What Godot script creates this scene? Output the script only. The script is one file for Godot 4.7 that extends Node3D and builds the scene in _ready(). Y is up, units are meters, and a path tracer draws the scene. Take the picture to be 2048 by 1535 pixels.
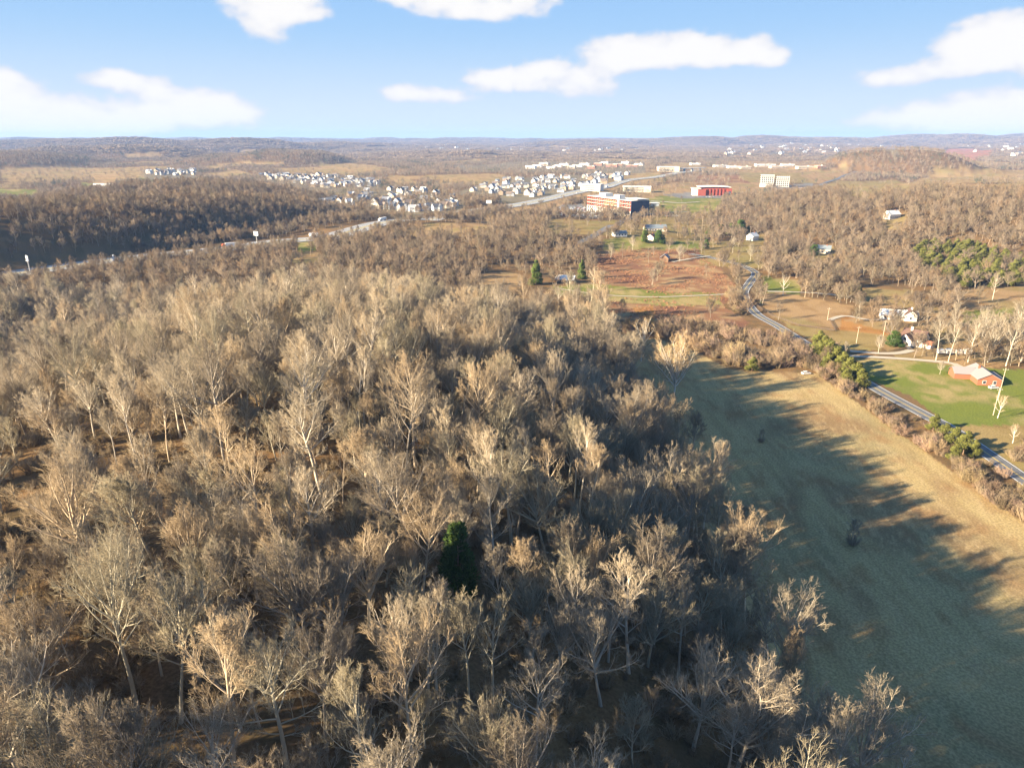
extends Node3D

# Aerial view of winter woods, a hay field and a valley with a motorway, suburbs and far hills.
# World: y up, x to the right, -z away from the viewer ("f" below is the distance -z), metres.

const BUMPS = [
	[-75, 110, 138, 330, 0, 41, 1.15],
	[-530, 720, 125, 520, -33, 42, 1.1],
	[-590, 1240, 270, 250, 0, 30, 1.2],
	[640, 930, 350, 440, 0, 40, 1.3],
	[60, 800, 170, 120, 20, 9, 1.2],
	[-150, 900, 170, 110, -20, 10, 1.2],
	[-270, 420, 140, 150, 0, -11, 1.3],
	[1336, 2500, 211, 320, 0, 52, 1],
	[1182, 2550, 187, 250, 0, 22, 1.2],
	[1477, 2450, 197, 260, 0, 24, 1.2],
	[1350, 1500, 600, 420, 0, 20, 1.2],
	[-2078, 2900, 404, 500, 0, 48, 1.2],
	[-2305, 4200, 677, 600, 0, 57, 1.2],
	[-2682, 5600, 1231, 700, 0, 68, 1.2],
	[-4123, 6200, 1499, 800, 0, 75, 1.2],
	[-981, 3300, 242, 420, 0, 48, 1.2],
	[-1269, 3300, 266, 420, 0, 30, 1.2],
	[-2072, 6200, 681, 700, 0, 59, 1.2],
	[-1661, 7200, 580, 700, 0, 46, 1.2],
	[-221, 4300, 189, 300, 0, 26, 1.2],
	[112, 4500, 198, 300, 0, 20, 1.2],
	[1415, 9500, 766, 900, 0, 35, 1.1],
	[2023, 9000, 725, 900, 0, 41, 1.1],
	[2891, 9200, 1146, 900, 0, 59, 1.1],
	[3732, 9400, 826, 900, 0, 54, 1.1],
	[4225, 8800, 451, 900, 0, 36, 1.1],
	[5466, 9600, 844, 900, 0, 54, 1.1],
	[5842, 8600, 693, 900, 0, 64, 1.1],
	[7444, 9600, 1125, 900, 0, 79, 1.1],
	[770, 8200, 721, 900, 0, 43, 1.1],
]

const CLOUDS = [[-18.10, 9.01, 2.94, 1.89, 1.00], [-15.77, 8.65, 2.52, 1.26, 1.00], [-17.76, 7.63, 1.89, 1.34, 0.80], [-6.06, 9.57, 5.04, 0.76, 0.90], [-1.26, 9.24, 4.62, 1.26, 1.00], [-3.88, 8.71, 3.36, 0.59, 0.80], [11.83, 6.04, 6.09, 1.34, 1.10], [15.43, 5.78, 2.94, 1.01, 1.00], [8.54, 5.76, 2.52, 1.01, 0.90], [18.20, 5.86, 1.85, 1.26, 1.00], [19.11, 5.35, 1.18, 0.92, 0.80], [2.15, 4.27, 5.88, 1.26, 0.95], [5.24, 3.55, 2.94, 0.92, 0.85], [-0.92, 4.10, 2.94, 0.92, 0.80], [2.52, 5.03, 2.52, 0.84, 0.90], [7.46, 4.93, 3.15, 0.92, 0.75], [-6.71, 3.19, 3.99, 0.84, 0.80], [-8.98, 3.24, 2.02, 0.67, 0.60], [32.11, 5.81, 3.36, 1.60, 1.10], [34.16, 5.39, 3.78, 2.02, 1.10], [30.92, 4.92, 2.31, 1.26, 0.90], [27.47, 4.04, 3.57, 0.84, 0.85], [25.99, 3.75, 2.10, 0.59, 0.60], [28.90, 4.29, 2.10, 0.76, 0.80], [32.52, 1.65, 4.62, 1.43, 1.00], [35.21, 1.60, 4.20, 1.85, 1.00], [29.45, 1.23, 5.46, 0.84, 0.75], [26.71, 1.26, 3.78, 0.42, 0.45], [33.84, 0.50, 5.88, 1.01, 0.90], [-28.47, 3.91, 2.31, 0.67, 0.90], [-26.87, 3.66, 2.73, 0.76, 0.85], [-25.73, 3.05, 2.10, 0.59, 0.70], [-22.98, 2.13, 4.41, 1.26, 1.10], [-21.42, 1.31, 3.15, 1.01, 1.00], [-26.36, 1.10, 3.57, 1.01, 0.85], [-28.00, 0.53, 2.52, 0.59, 0.60], [-33.29, 1.63, 5.04, 1.89, 1.05], [-30.91, 0.89, 2.94, 1.09, 0.90], [-34.65, 2.79, 1.68, 1.68, 0.90], [-34.60, 0.49, 7.56, 0.92, 0.95], ]

const LAND = [
	["gold", 0.12, [-1801.6, 2515.7, -1716.5, 2780.3, -1492.4, 2723.7, -1158.3, 2382.6, -982.2, 1878.8, -1250, 2015.1, -1216.6, 1794.3, -1374.7, 1912.3]],
	["lawn", 0.05, [-1233.4, 1642.2, -1083.2, 1616.2, -930.3, 1385.1, -999.6, 1326.5]],
	["earth", 0.0, [-1348.3, 2277.8, -1234.1, 2230.2, -942.4, 1685.5, -1014.2, 1727.3]],
	["lawn", 0.0, [-1168.4, 1921.8, -1023.4, 1818.1, -654.1, 1145.2, -952.4, 1571.9]],
	["lawn", 0.05, [-1116.2, 2123.3, -954.8, 2162.9, -560.4, 1246.9, -913.8, 1770]],
	["gold", 0.05, [-972.9, 2208, -1026.7, 2649.3, -795.1, 2229.9, -865.2, 2112.5]],
	["gold", 0.05, [-946.3, 2768.3, -783.2, 2919.9, -601.6, 3089.8, -493.9, 2443.1, -584.3, 2170.9, -691.1, 2222.1]],
	["suburb", 0.18, [-1333.3, 2579.2, -1180.3, 2683, -895.9, 2013.3, -1024.2, 1988.1]],
	["suburb", 0.45, [-836.8, 2323, -612.9, 2275.8, -388.9, 2097.2, -278.2, 1492.4, -408.2, 1504.8, -507.1, 1698.1, -713.1, 2012.7]],
	["suburb", 0.45, [-360.8, 1290.9, -346.9, 1615.5, -228.3, 1666.6, -89.7, 1344.5, -76.7, 1033.5, -119.8, 1022.5, -199, 1055.7, -240.2, 1109.8, -276.1, 1010.5]],
	["suburb", 0.15, [-132.1, 1508.8, -35.1, 2084.3, 117.4, 2202.2, 397.2, 2402.1, 354.9, 2097, 168.8, 1533.4, 60.5, 1293.1, 23.3, 1264.6, -62.6, 1382]],
	["suburb", 0.3, [-259.3, 2995.7, 86.6, 3451.9, 648.6, 3499.6, 446.9, 2401.1, 60.6, 2406.6, -163.9, 2493.8]],
	["gold", 0.0, [-224.9, 2107.5, -135.4, 2167.6, -28.2, 2111.5, -26.5, 1790.8, -188.1, 1857.9]],
	["gold", 0.0, [231.6, 2230.6, 502.4, 2406.8, 409.1, 1891, 334.1, 1785.9, 210.6, 1921.4]],
	["gold", 0.03, [-22.5, 1320.9, 34.6, 1353.5, 24.9, 1128.5, -11.2, 1125.4]],
	["gold", 0.05, [-134.4, 816.3, -117.1, 886.5, -80.6, 906.3, -25.4, 906.5, -27.5, 779, -77.1, 799.5, -118, 803.9]],
	["hay", 0.05, [46.4, 1012, 124.6, 988.1, 173.2, 1002.7, 111, 767.4, 42.5, 777.5]],
	["lot", 0.03, [61.2, 1128.1, 92.3, 1284.6, 143.9, 1297.9, 150.5, 1133.8, 129.4, 1027, 80, 1054.6]],
	["tan", 0.25, [220.7, 1445.8, 394.9, 1833.3, 508.9, 1924, 404.7, 1523.6, 286.9, 1323.4, 213.7, 1334.7]],
	["russet", 0.35, [547.5, 2191.6, 811.4, 2242, 624, 1751.7, 470.9, 1780.7]],
	["hay", 0.0, [802.5, 2536.9, 1067.6, 2399.1, 1080.5, 2308, 805.4, 1860.2, 642.7, 1922, 655.4, 2049.4]],
	["tan", 0.0, [569.5, 1899.5, 684.5, 1884.3, 550.9, 1542.8, 490.9, 1559.8]],
	["lawn", 0.03, [254.3, 1373.7, 321.5, 1483.7, 444.4, 1472.5, 314.6, 1061.3, 231.6, 1061.2, 214.1, 1130.6]],
	["lot", 0.0, [325.6, 1528.6, 418.3, 1595.1, 453, 1483.9, 418.9, 1420.2, 336.3, 1411.4]],
	["lot", 0.0, [656, 1786, 783.3, 1866.9, 773.2, 1766.1, 644.4, 1583.1, 575.2, 1546.7]],
	["tan", 0.03, [893.7, 2214.9, 1160.4, 2503.1, 1135.2, 2402.9, 961.9, 2058.4, 783.4, 1808.1]],
	["hay", 0.04, [812.5, 1843.2, 939.9, 1976.9, 1077.3, 2000.5, 974.5, 1655.7, 558.3, 981.6, 491.6, 944.2, 476.1, 1011.6]],
	["gold", 0.03, [906.2, 1682.4, 1287.9, 2196.6, 1488.2, 2274.5, 2217.1, 2951.9, 1579.1, 2091.5, 1045, 1606.3, 935.9, 1553.8, 868.3, 1548.3]],
	["hay", 0.04, [579, 1005.9, 1082.8, 1575.8, 1245, 1645.1, 1062.4, 1401.2, 645.8, 977.7]],
	["redearth", 0.0, [3759.3, 6299, 4136.8, 6484.6, 3571.9, 5323.5, 3012.9, 4516.7, 1399.5, 2327.7]],
	["suburb", 0.3, [1795.4, 6074.5, 2194.3, 5587.9, 1602.9, 4074.2, 1191.9, 4025]],
	["suburb", 0.3, [2310.1, 5494.4, 1305.3, 2423.9, 1257.5, 2361.7, 1865.5, 4428.6]],
	["tan", 0.1, [1024.5, 3534.8, 1518.1, 3537.2, 1001.3, 2323.1, 765.3, 2398.5]],
	["tan", 0.05, [-92, 832.8, -18.2, 1061.1, 73.6, 1364.4, 199.8, 1607.4, 299.7, 1867.7, 299.1, 1783.5, 182.6, 1423.2, 100.4, 1333.3, 52.2, 1110.4, -16.8, 976.9, -71.8, 805.7]],
	["wood", 0.35, [388.4, 677, 432.8, 681.1, 455.1, 599.7, 366.5, 477.3, 325.3, 473.6, 316, 493.3, 367, 616.4]],
	["hay", 0.35, [143, 943.7, 243.2, 1112.9, 310.4, 1097.7, 221, 773.2, 161.3, 728.8, 112.1, 717.8]],
	["lawn", 0.0, [98.4, 751.6, 153.6, 769.9, 137.4, 685.4, 92.7, 686.8]],
	["lawn", 0.05, [144, 747.2, 213.6, 784.5, 189.1, 693.3, 133.8, 679.7]],
	["russet", 0.18, [86.9, 698.1, 117.3, 714.1, 199.1, 728.6, 185.5, 610.2, 120.2, 594.8, 79.3, 616.8]],
	["russet", 0.04, [83.1, 686.1, 133, 659.1, 189.9, 622.5, 175.5, 509.7, 144.8, 468.5, 108, 475.4, 66.2, 508.9, 72.9, 616.7]],
	["lawn", 0.0, [32.4, 540.7, 68.3, 556.6, 118.5, 521.7, 159.2, 515, 138.7, 438.2, 99.5, 435, 65.5, 448.4, 34.7, 513]],
	["russet", 0.12, [38.1, 507.5, 71.2, 486.7, 107.7, 470.5, 149, 473.7, 151.9, 423.3, 138.9, 402.4, 113.9, 400, 86.8, 416.7, 55.6, 445.8]],
	["orange", 0.0, [83.7, 464, 100.2, 472.1, 90.1, 414.1, 84.1, 444.6]],
	["tan", 0.02, [190.2, 684.4, 235.1, 708, 212, 571.2, 194.7, 556.6, 199.5, 655.9]],
	["hay", 0.25, [215.6, 792.6, 289.6, 790, 229.3, 621, 173.4, 632.2]],
	["lawn", 0.05, [213.5, 578.5, 238.7, 561.4, 204.4, 473.9, 177.9, 481.7]],
	["tan", 0.0, [185.4, 510.2, 206.2, 518.2, 238.6, 467.9, 202.9, 402.4, 192.8, 414.4, 174.4, 419.4, 170.9, 440.6]],
	["orange", 0.0, [219.5, 439.9, 246.3, 420.9, 230, 393.1, 198.7, 402.4]],
	["hay", 0.0, [171.9, 416.9, 191.2, 410.7, 229.1, 388.7, 203.9, 362.4, 184.5, 362.3, 174.8, 372.1]],
	["tan", 0.8, [215.3, 429.3, 272, 469.1, 349.7, 450.5, 273.9, 343.9, 236.9, 327.5, 205.3, 344.1, 208.9, 372.1, 231.5, 393.1]],
	["lawn", 0.0, [323.6, 481.8, 393.9, 501.8, 332, 420, 284.7, 417.2]],
	["tan", 0.05, [323.7, 509.3, 423.1, 541.7, 363.8, 463.9, 299.9, 446.8]],
	["tan", 0.03, [264.2, 527.4, 309.3, 517.3, 274.2, 457.4, 239.3, 462.4]],
	["lawn2", 0.0, [183.6, 347.6, 206.2, 345.9, 231.8, 331.5, 267.2, 327.4, 212.1, 251.8, 191.3, 256.9, 179, 256.9, 181.7, 291.7, 173.7, 312.3]],
	["hay", 0.1, [177, 256.9, 215.8, 256.9, 181, 209.1, 167.8, 220.5]],
	["lawn", 0.0, [-248.1, 789.9, -229.1, 800, -195.8, 685.4, -209.5, 678]],
	["gold", 0.1, [-224.2, 685.5, -198.2, 709.9, -168, 592.1, -181.4, 573.3]],
	["tan", 0.05, [-30.1, 592.3, 2.7, 604.8, 9.1, 586, 2.3, 515, -22.6, 517.9]],
	["hay", 0.0, [323.2, 749.3, 345.1, 733.4, 297, 624.2, 269.6, 617.5]],
	["hay", 0.0, [287.3, 853.9, 308.1, 843.4, 259.9, 701.1, 237.2, 698.8]],
	["tan", 0.0, [452.2, 854.9, 470.1, 835.7, 428.6, 752.6, 408.6, 765.3]],
	["hay", 0.05, [173.5, 925, 217.9, 944.9, 178.3, 758, 142.1, 740.2]],
	["field", 0.0, [57, 40, 157, 40, 156, 186, 154, 252, 152, 322, 112, 328, 96, 372, 72, 395, 58, 395]],
]

const ROADS = [
	["motorway", 38, [-444.7, 555.6, -437.1, 579.5, -385.2, 663.9, -288.6, 730.5, -269.3, 768.1, -186.1, 850.7, -95.9, 1082.2, -20.6, 1205.9, 75.7, 1403.7, 208.3, 1677.2, 306.1, 1925.4, 535.2, 2342.3, 683.9, 2599.6], 20],
	["country_road", 7.5, [180.6, 696.3, 195.3, 675.6, 209.6, 642.1, 213.3, 596.8, 194.9, 554.1, 176.1, 510.7, 164.3, 450.6, 166.4, 410.8, 168.3, 356.7, 170.1, 305.1, 174.9, 267.7, 176.9, 253.3, 176.3, 222.5, 175, 186], 3],
	["service_road", 9, [60.5, 718.8, 81.9, 750.1, 109.7, 819.1, 162.1, 1001.1, 205.2, 1079.3, 250.8, 1111.4, 282.7, 1112.5], 5],
	["ridge_road", 11, [574.2, 1432.1, 710.2, 1673.8, 820.3, 1861.3, 1040.9, 2221.8, 1141.7, 2361.4], 4],
	["gravel_drive", 4, [180.5, 351.2, 201.8, 347.6, 220.1, 342.4, 229.4, 338.1, 229, 329.1], 2],
	["lawn_path", 2.4, [34.9, 534.6, 66.7, 510, 103, 501.2, 141.6, 506.3, 166.4, 511.1], 1],
	["cottage_drive", 3.5, [153.2, 652.7, 176.7, 670.3, 197.7, 684.4], 1],
	["pasture_drive", 3.5, [196.8, 518.8, 213, 515.9, 233.1, 509.2, 249.6, 496], 2],
	["house_drive", 4, [186.4, 360.4, 200.6, 355.8, 212, 356.7, 221.9, 362.3], 2],
	["upper_drive", 3.5, [205.7, 429.5, 220.2, 439.9, 231.3, 428.9, 246.6, 433.7], 2],
	["park_path", 9, [259.7, 1325, 282.3, 1298.5, 303.8, 1272.3, 346.2, 1295.9], 0],
]
const EVERGREENS = [
	[19.5, 548.5, 20.2, 0.3, 0, "tall bright green pine at the edge of the near wood"],
	[58.9, 574.2, 16.1, 0.26, 0, "bright green pine behind the low barn"],
	[143.4, 747, 15.4, 0.34, 0, "bright green conifer left of the red roofed cottage"],
	[159.3, 747.5, 14.4, 0.5, 1, "round dark green conifer right of the red roofed cottage"],
	[243.2, 855.7, 10.3, 0.45, 0, "green conifer in the clump left of the white cottage, first from left"],
	[256.2, 853.5, 12.1, 0.5, 1, "green conifer in the clump left of the white cottage, second from left"],
	[267.8, 850.9, 14.4, 0.5, 0, "green conifer in the clump left of the white cottage, third from left"],
	[279.5, 852.8, 18.7, 0.5, 1, "green conifer in the clump left of the white cottage, fourth from left"],
	[292.6, 859.1, 10.3, 0.5, 0, "green conifer in the clump left of the white cottage, fifth from left"],
	[206.5, 732.5, 10.5, 0.35, 1, "small dark conifer alone on the valley lawn"],
	[307.8, 699.1, 11.1, 0.5, 1, "dark green conifer beside the blue grey roofed house"],
	[120.9, 325.9, 7.4, 0.5, 2, "olive cedar in the thicket at the field's far corner"],
	[250.7, 486, 10.3, 0.45, 2, "olive cedar at the edge of the eastern wood"],
	[215.8, 370.1, 8.8, 0.55, 1, "green shrub-like cedar beside the white house with brown roof"],
	[-9.6, 103, 15.4, 0.26, 1, "lone green cedar among the bare trees of the near hill"],
	[302, 733.9, 9.5, 0.5, 2, "small green cedar near the road bend"],
	[168.8, 360.4, 11.4, 0.46, 2, "olive green cedar in the roadside row by the gravel drive, first counted from far end"],
	[167.3, 349.4, 11.7, 0.46, 2, "olive green cedar in the roadside row by the gravel drive, second counted from far end"],
	[166.7, 340.7, 11.4, 0.46, 2, "olive green cedar in the roadside row by the gravel drive, third counted from far end"],
	[165, 329.9, 11.9, 0.46, 2, "olive green cedar in the roadside row by the gravel drive, fourth counted from far end"],
	[165.2, 323.6, 11.2, 0.46, 2, "olive green cedar in the roadside row by the gravel drive, fifth counted from far end"],
	[164.6, 315.2, 11.3, 0.46, 2, "olive green cedar in the roadside row by the gravel drive, sixth counted from far end"],
	[165, 309.4, 10.1, 0.46, 2, "olive green cedar in the roadside row by the gravel drive, seventh counted from far end"],
	[165.2, 303.7, 8.5, 0.46, 2, "olive green cedar in the roadside row by the gravel drive, eighth counted from far end"],
	[160.4, 329.1, 8.5, 0.46, 2, "olive green cedar in the roadside row by the gravel drive, ninth counted from far end"],
	[159.4, 306.5, 8.1, 0.46, 2, "olive green cedar in the roadside row by the gravel drive, tenth counted from far end"],
	[168.5, 250.8, 7.1, 0.42, 2, "yellow green cedar by the road near the brick house, first from the road bend"],
	[166.8, 241.2, 7.8, 0.42, 2, "yellow green cedar by the road near the brick house, second from the road bend"],
	[166.1, 234, 9.4, 0.42, 2, "yellow green cedar by the road near the brick house, third from the road bend"],
	[167.4, 229.6, 9.3, 0.42, 2, "yellow green cedar by the road near the brick house, fourth from the road bend"],
	[168.9, 226.2, 7.2, 0.42, 2, "yellow green cedar by the road near the brick house, fifth from the road bend"],
	[160.5, 223.8, 6.8, 0.42, 2, "yellow green cedar by the road near the brick house, sixth from the road bend"],
	[413.7, 629.4, 8.7, 0.53, 2, ""],
	[403, 594.2, 8.2, 0.46, 2, ""],
	[429.2, 610.1, 11.6, 0.42, 2, ""],
	[413.4, 675.8, 10.5, 0.54, 2, ""],
	[386.4, 562.1, 9.9, 0.51, 2, ""],
	[387.1, 657.4, 11.4, 0.51, 2, ""],
	[432, 669.2, 9.3, 0.43, 2, ""],
	[397.1, 617.1, 8.1, 0.46, 2, ""],
	[368.4, 536.1, 9, 0.4, 2, ""],
	[356.8, 530.9, 10.1, 0.46, 2, ""],
	[439.6, 650.2, 11, 0.54, 2, ""],
	[370.8, 599.4, 8.2, 0.45, 2, ""],
	[415.9, 594, 11.9, 0.41, 2, ""],
	[418.7, 614.6, 10, 0.55, 2, ""],
	[447.1, 621.6, 10.2, 0.43, 2, ""],
	[415.7, 636.5, 8.4, 0.49, 2, ""],
	[435, 601.1, 11.5, 0.44, 2, ""],
	[434.3, 612.2, 9.2, 0.54, 2, ""],
	[408.2, 632, 12.3, 0.46, 2, ""],
	[442.3, 582.8, 8.1, 0.41, 2, ""],
	[389.5, 638.3, 11.1, 0.54, 2, ""],
	[421.7, 665.4, 10.8, 0.42, 2, ""],
	[381.4, 577.8, 11.8, 0.46, 2, ""],
	[400.5, 563.5, 12.4, 0.47, 2, ""],
	[434.9, 652.5, 11.1, 0.41, 2, ""],
	[398.8, 605.2, 9.9, 0.43, 2, ""],
	[438.6, 592.9, 10.6, 0.48, 2, ""],
	[416.9, 601.1, 9.5, 0.51, 2, ""],
	[395.2, 593.1, 8.3, 0.49, 2, ""],
	[418.1, 588, 12.4, 0.41, 2, ""],
	[430.4, 616.6, 8.3, 0.43, 2, ""],
	[357.3, 558.9, 8, 0.54, 2, ""],
	[420.7, 551.4, 8.5, 0.45, 2, ""],
	[400.8, 662.6, 8.6, 0.42, 2, ""],
	[367.2, 568.5, 10.3, 0.48, 2, ""],
	[382.6, 594.3, 9.2, 0.44, 2, ""],
	[438.1, 642.9, 8.3, 0.44, 2, ""],
	[426.3, 560.9, 12.5, 0.54, 2, ""],
	[396, 532.4, 12.8, 0.41, 2, ""],
	[410.2, 652.7, 11, 0.47, 2, ""],
	[351.7, 547.4, 10, 0.43, 2, ""],
	[390.1, 625.3, 11.1, 0.49, 2, ""],
	[425.9, 654.9, 10, 0.45, 2, ""],
	[373.1, 616.5, 8.9, 0.51, 2, ""],
	[431, 627.2, 10.2, 0.49, 2, ""],
	[389, 539.3, 11.7, 0.43, 2, ""],
	[423.7, 630.9, 8.1, 0.48, 2, ""],
	[360.8, 541.6, 9.6, 0.53, 2, ""],
	[443.2, 630.2, 10.7, 0.41, 2, ""],
	[441.5, 597.4, 8.7, 0.5, 2, ""],
	[412.2, 647.6, 9.6, 0.46, 2, ""],
	[426.1, 577.7, 12.5, 0.51, 2, ""],
	[414.1, 669.3, 10.3, 0.5, 2, ""],
	[396, 645.3, 11.7, 0.45, 2, ""],
	[396.3, 667.2, 10.7, 0.54, 2, ""],
	[429.1, 571.1, 10.5, 0.41, 2, ""],
	[442.6, 612.9, 10.3, 0.49, 2, ""],
	[444.3, 589.3, 12.6, 0.54, 2, ""],
	[380.7, 649, 12.4, 0.52, 2, ""],
	[396.6, 586.5, 12.9, 0.43, 2, ""],
	[435.8, 607.2, 12.8, 0.41, 2, ""],
	[404.9, 674.7, 10.9, 0.43, 2, ""],
	[375.3, 546.5, 11.9, 0.54, 2, ""],
	[385, 642.3, 12.8, 0.46, 2, ""],
	[433.1, 662.2, 9.6, 0.43, 2, ""],
	[436.9, 621.4, 10.8, 0.51, 2, ""],
	[375.6, 527.3, 8.3, 0.49, 2, ""],
	[367.5, 546, 9.8, 0.5, 2, ""],
	[362.1, 536.3, 8.2, 0.55, 2, ""],
	[383.9, 567.9, 8.5, 0.53, 2, ""],
	[400.6, 655.7, 10.3, 0.41, 2, ""],
	[389.1, 556.9, 11.2, 0.46, 2, ""],
	[426.4, 622.4, 9.4, 0.55, 2, ""],
	[376.9, 566.5, 11.2, 0.45, 2, ""],
	[396.8, 600.6, 11.2, 0.47, 2, ""],
	[414, 573.6, 8.4, 0.47, 2, ""],
	[412.7, 604.2, 8.7, 0.5, 2, ""],
	[422.3, 600.1, 12.7, 0.49, 2, ""],
	[412.8, 618.6, 10.6, 0.52, 2, ""],
	[362.8, 561.3, 8.8, 0.55, 2, ""],
	[438.7, 626.8, 10.4, 0.53, 2, ""],
	[367.9, 578.1, 12.5, 0.54, 2, ""],
	[383.4, 554.5, 8.3, 0.46, 2, ""],
	[365.7, 552.5, 10.3, 0.41, 2, ""],
	[421.7, 639.3, 8.3, 0.51, 2, ""],
	[398.8, 554, 9.3, 0.46, 2, ""],
	[403.8, 606.9, 10, 0.51, 2, ""],
	[405.9, 655.3, 11.5, 0.44, 2, ""],
	[375.8, 552.9, 8.7, 0.45, 2, ""],
	[386, 629.5, 12.5, 0.54, 2, ""],
	[437.2, 637.4, 10.9, 0.42, 2, ""],
	[411.3, 579.8, 10.9, 0.47, 2, ""],
	[416.5, 643.5, 11.2, 0.42, 2, ""],
	[427.6, 600.1, 12.2, 0.54, 2, ""],
	[421.7, 573.5, 8.3, 0.51, 2, ""],
	[431.1, 637.4, 9.8, 0.52, 2, ""],
	[416.7, 565.8, 11.5, 0.54, 2, ""],
	[368.6, 607.3, 10.1, 0.51, 2, ""],
	[426.6, 675.2, 9, 0.42, 2, ""],
	[430, 651, 13, 0.47, 2, ""],
	[404.9, 617.3, 10.1, 0.51, 2, ""],
	[399.1, 569.3, 8.9, 0.51, 2, ""],
	[451.8, 609.4, 9, 0.42, 2, ""],
	[400.7, 670.3, 11.8, 0.46, 2, ""],
	[390, 609.1, 11.7, 0.49, 2, ""],
]
const LONE_TREES = [
	[71.1, 281.6, 30.3, 7, 5, "large sycamore with white limbs and golden crown at the field's shaded end"],
	[67.9, 342.4, 24.3, 8, 5, "white limbed sycamore at the far corner of the shaded field"],
	[67.3, 230.9, 16.7, 3, 2, "bare dark tree in shade at the wood's edge beside the field"],
	[62.5, 519.5, 19.3, 0, 1, "pale crowned bare tree beside the low barn"],
	[113.9, 550, 14.2, 4, 2, "broad dark oak standing on the russet meadow"],
	[203.8, 505.7, 15.9, 8, 1, "white trunked bare tree beside the S bend lawn"],
	[217.2, 498, 14.2, 0, 3, "reddish bare tree beside the pasture drive"],
	[212.9, 321.3, 7, 3, 0, "small round bare tree on the brick house lawn"],
	[203.6, 264.4, 10.7, 8, 5, "white branched sycamore below the brick house"],
	[192.6, 239.4, 8.3, 8, 5, "pale low branched sycamore at the right edge by the road"],
	[344.6, 481, 19.4, 0, 1, "pale bare tree beside the far green paddock"],
	[224.3, 344.1, 26.5, 2, 0, "tall pale bare tree in the grove behind the brick house, first counted from left"],
	[228.8, 340.7, 22.6, 2, 0, "tall pale bare tree in the grove behind the brick house, second counted from left"],
	[239.1, 340.7, 24.2, 0, 0, "tall pale bare tree in the grove behind the brick house, fourth counted from left"],
	[249.5, 340.6, 25.8, 7, 0, "tall pale bare tree in the grove behind the brick house, sixth counted from left"],
	[254.4, 333.9, 25.4, 0, 0, "tall pale bare tree in the grove behind the brick house, seventh counted from left"],
	[266.7, 340.5, 28.4, 4, 0, "tall pale bare tree in the grove behind the brick house, ninth counted from left"],
	[253.6, 377.9, 23.5, 2, 0, "tall pale bare tree in the grove behind the brick house, third counted from left"],
	[269.8, 377.7, 21.1, 4, 0, "tall pale bare tree in the grove behind the brick house, fifth counted from left"],
	[284.9, 371.3, 27.1, 0, 0, "tall pale bare tree in the grove behind the brick house, eighth counted from left"],
	[200.2, 356.7, 10.7, 3, 0, "dense brown bare tree left of the white house"],
	[232.9, 399.8, 9.3, 2, 3, "thin bare tree by the orange garden plot"],
	[227.6, 707.4, 16.8, 4, 0, "spreading bare tree left of the road to the valley"],
	[228.2, 655.6, 17.1, 3, 4, "bare tree on the grass slope above the road bend"],
	[124.7, 711.8, 15.3, 3, 0, "grey bare tree on the lawn below the white shed"],
	[162.7, 662.7, 15.3, 1, 0, "bare tree beside the brown cottage drive"],
	[96.4, 666.5, 17.3, 0, 4, "bare tree at the left end of the russet meadow"],
	[179.4, 351.2, 8.4, 5, 0, "slender bare tree beside the start of the gravel drive"],
	[96.1, 240.3, 5.4, 9, 2, "small dark bush standing alone in the shaded field, farther one"],
	[98, 169.3, 8.2, 9, 2, "small dark bush standing alone in the shaded field, nearer one"],
	[70.7, 92.8, 8.3, 8, 1, "white twigged treetop poking up at the bottom beside the field"],
	[10.6, 147.7, 7.6, 8, 5, "dead silver tree with bare white branches in the shaded wood"],
]
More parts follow.
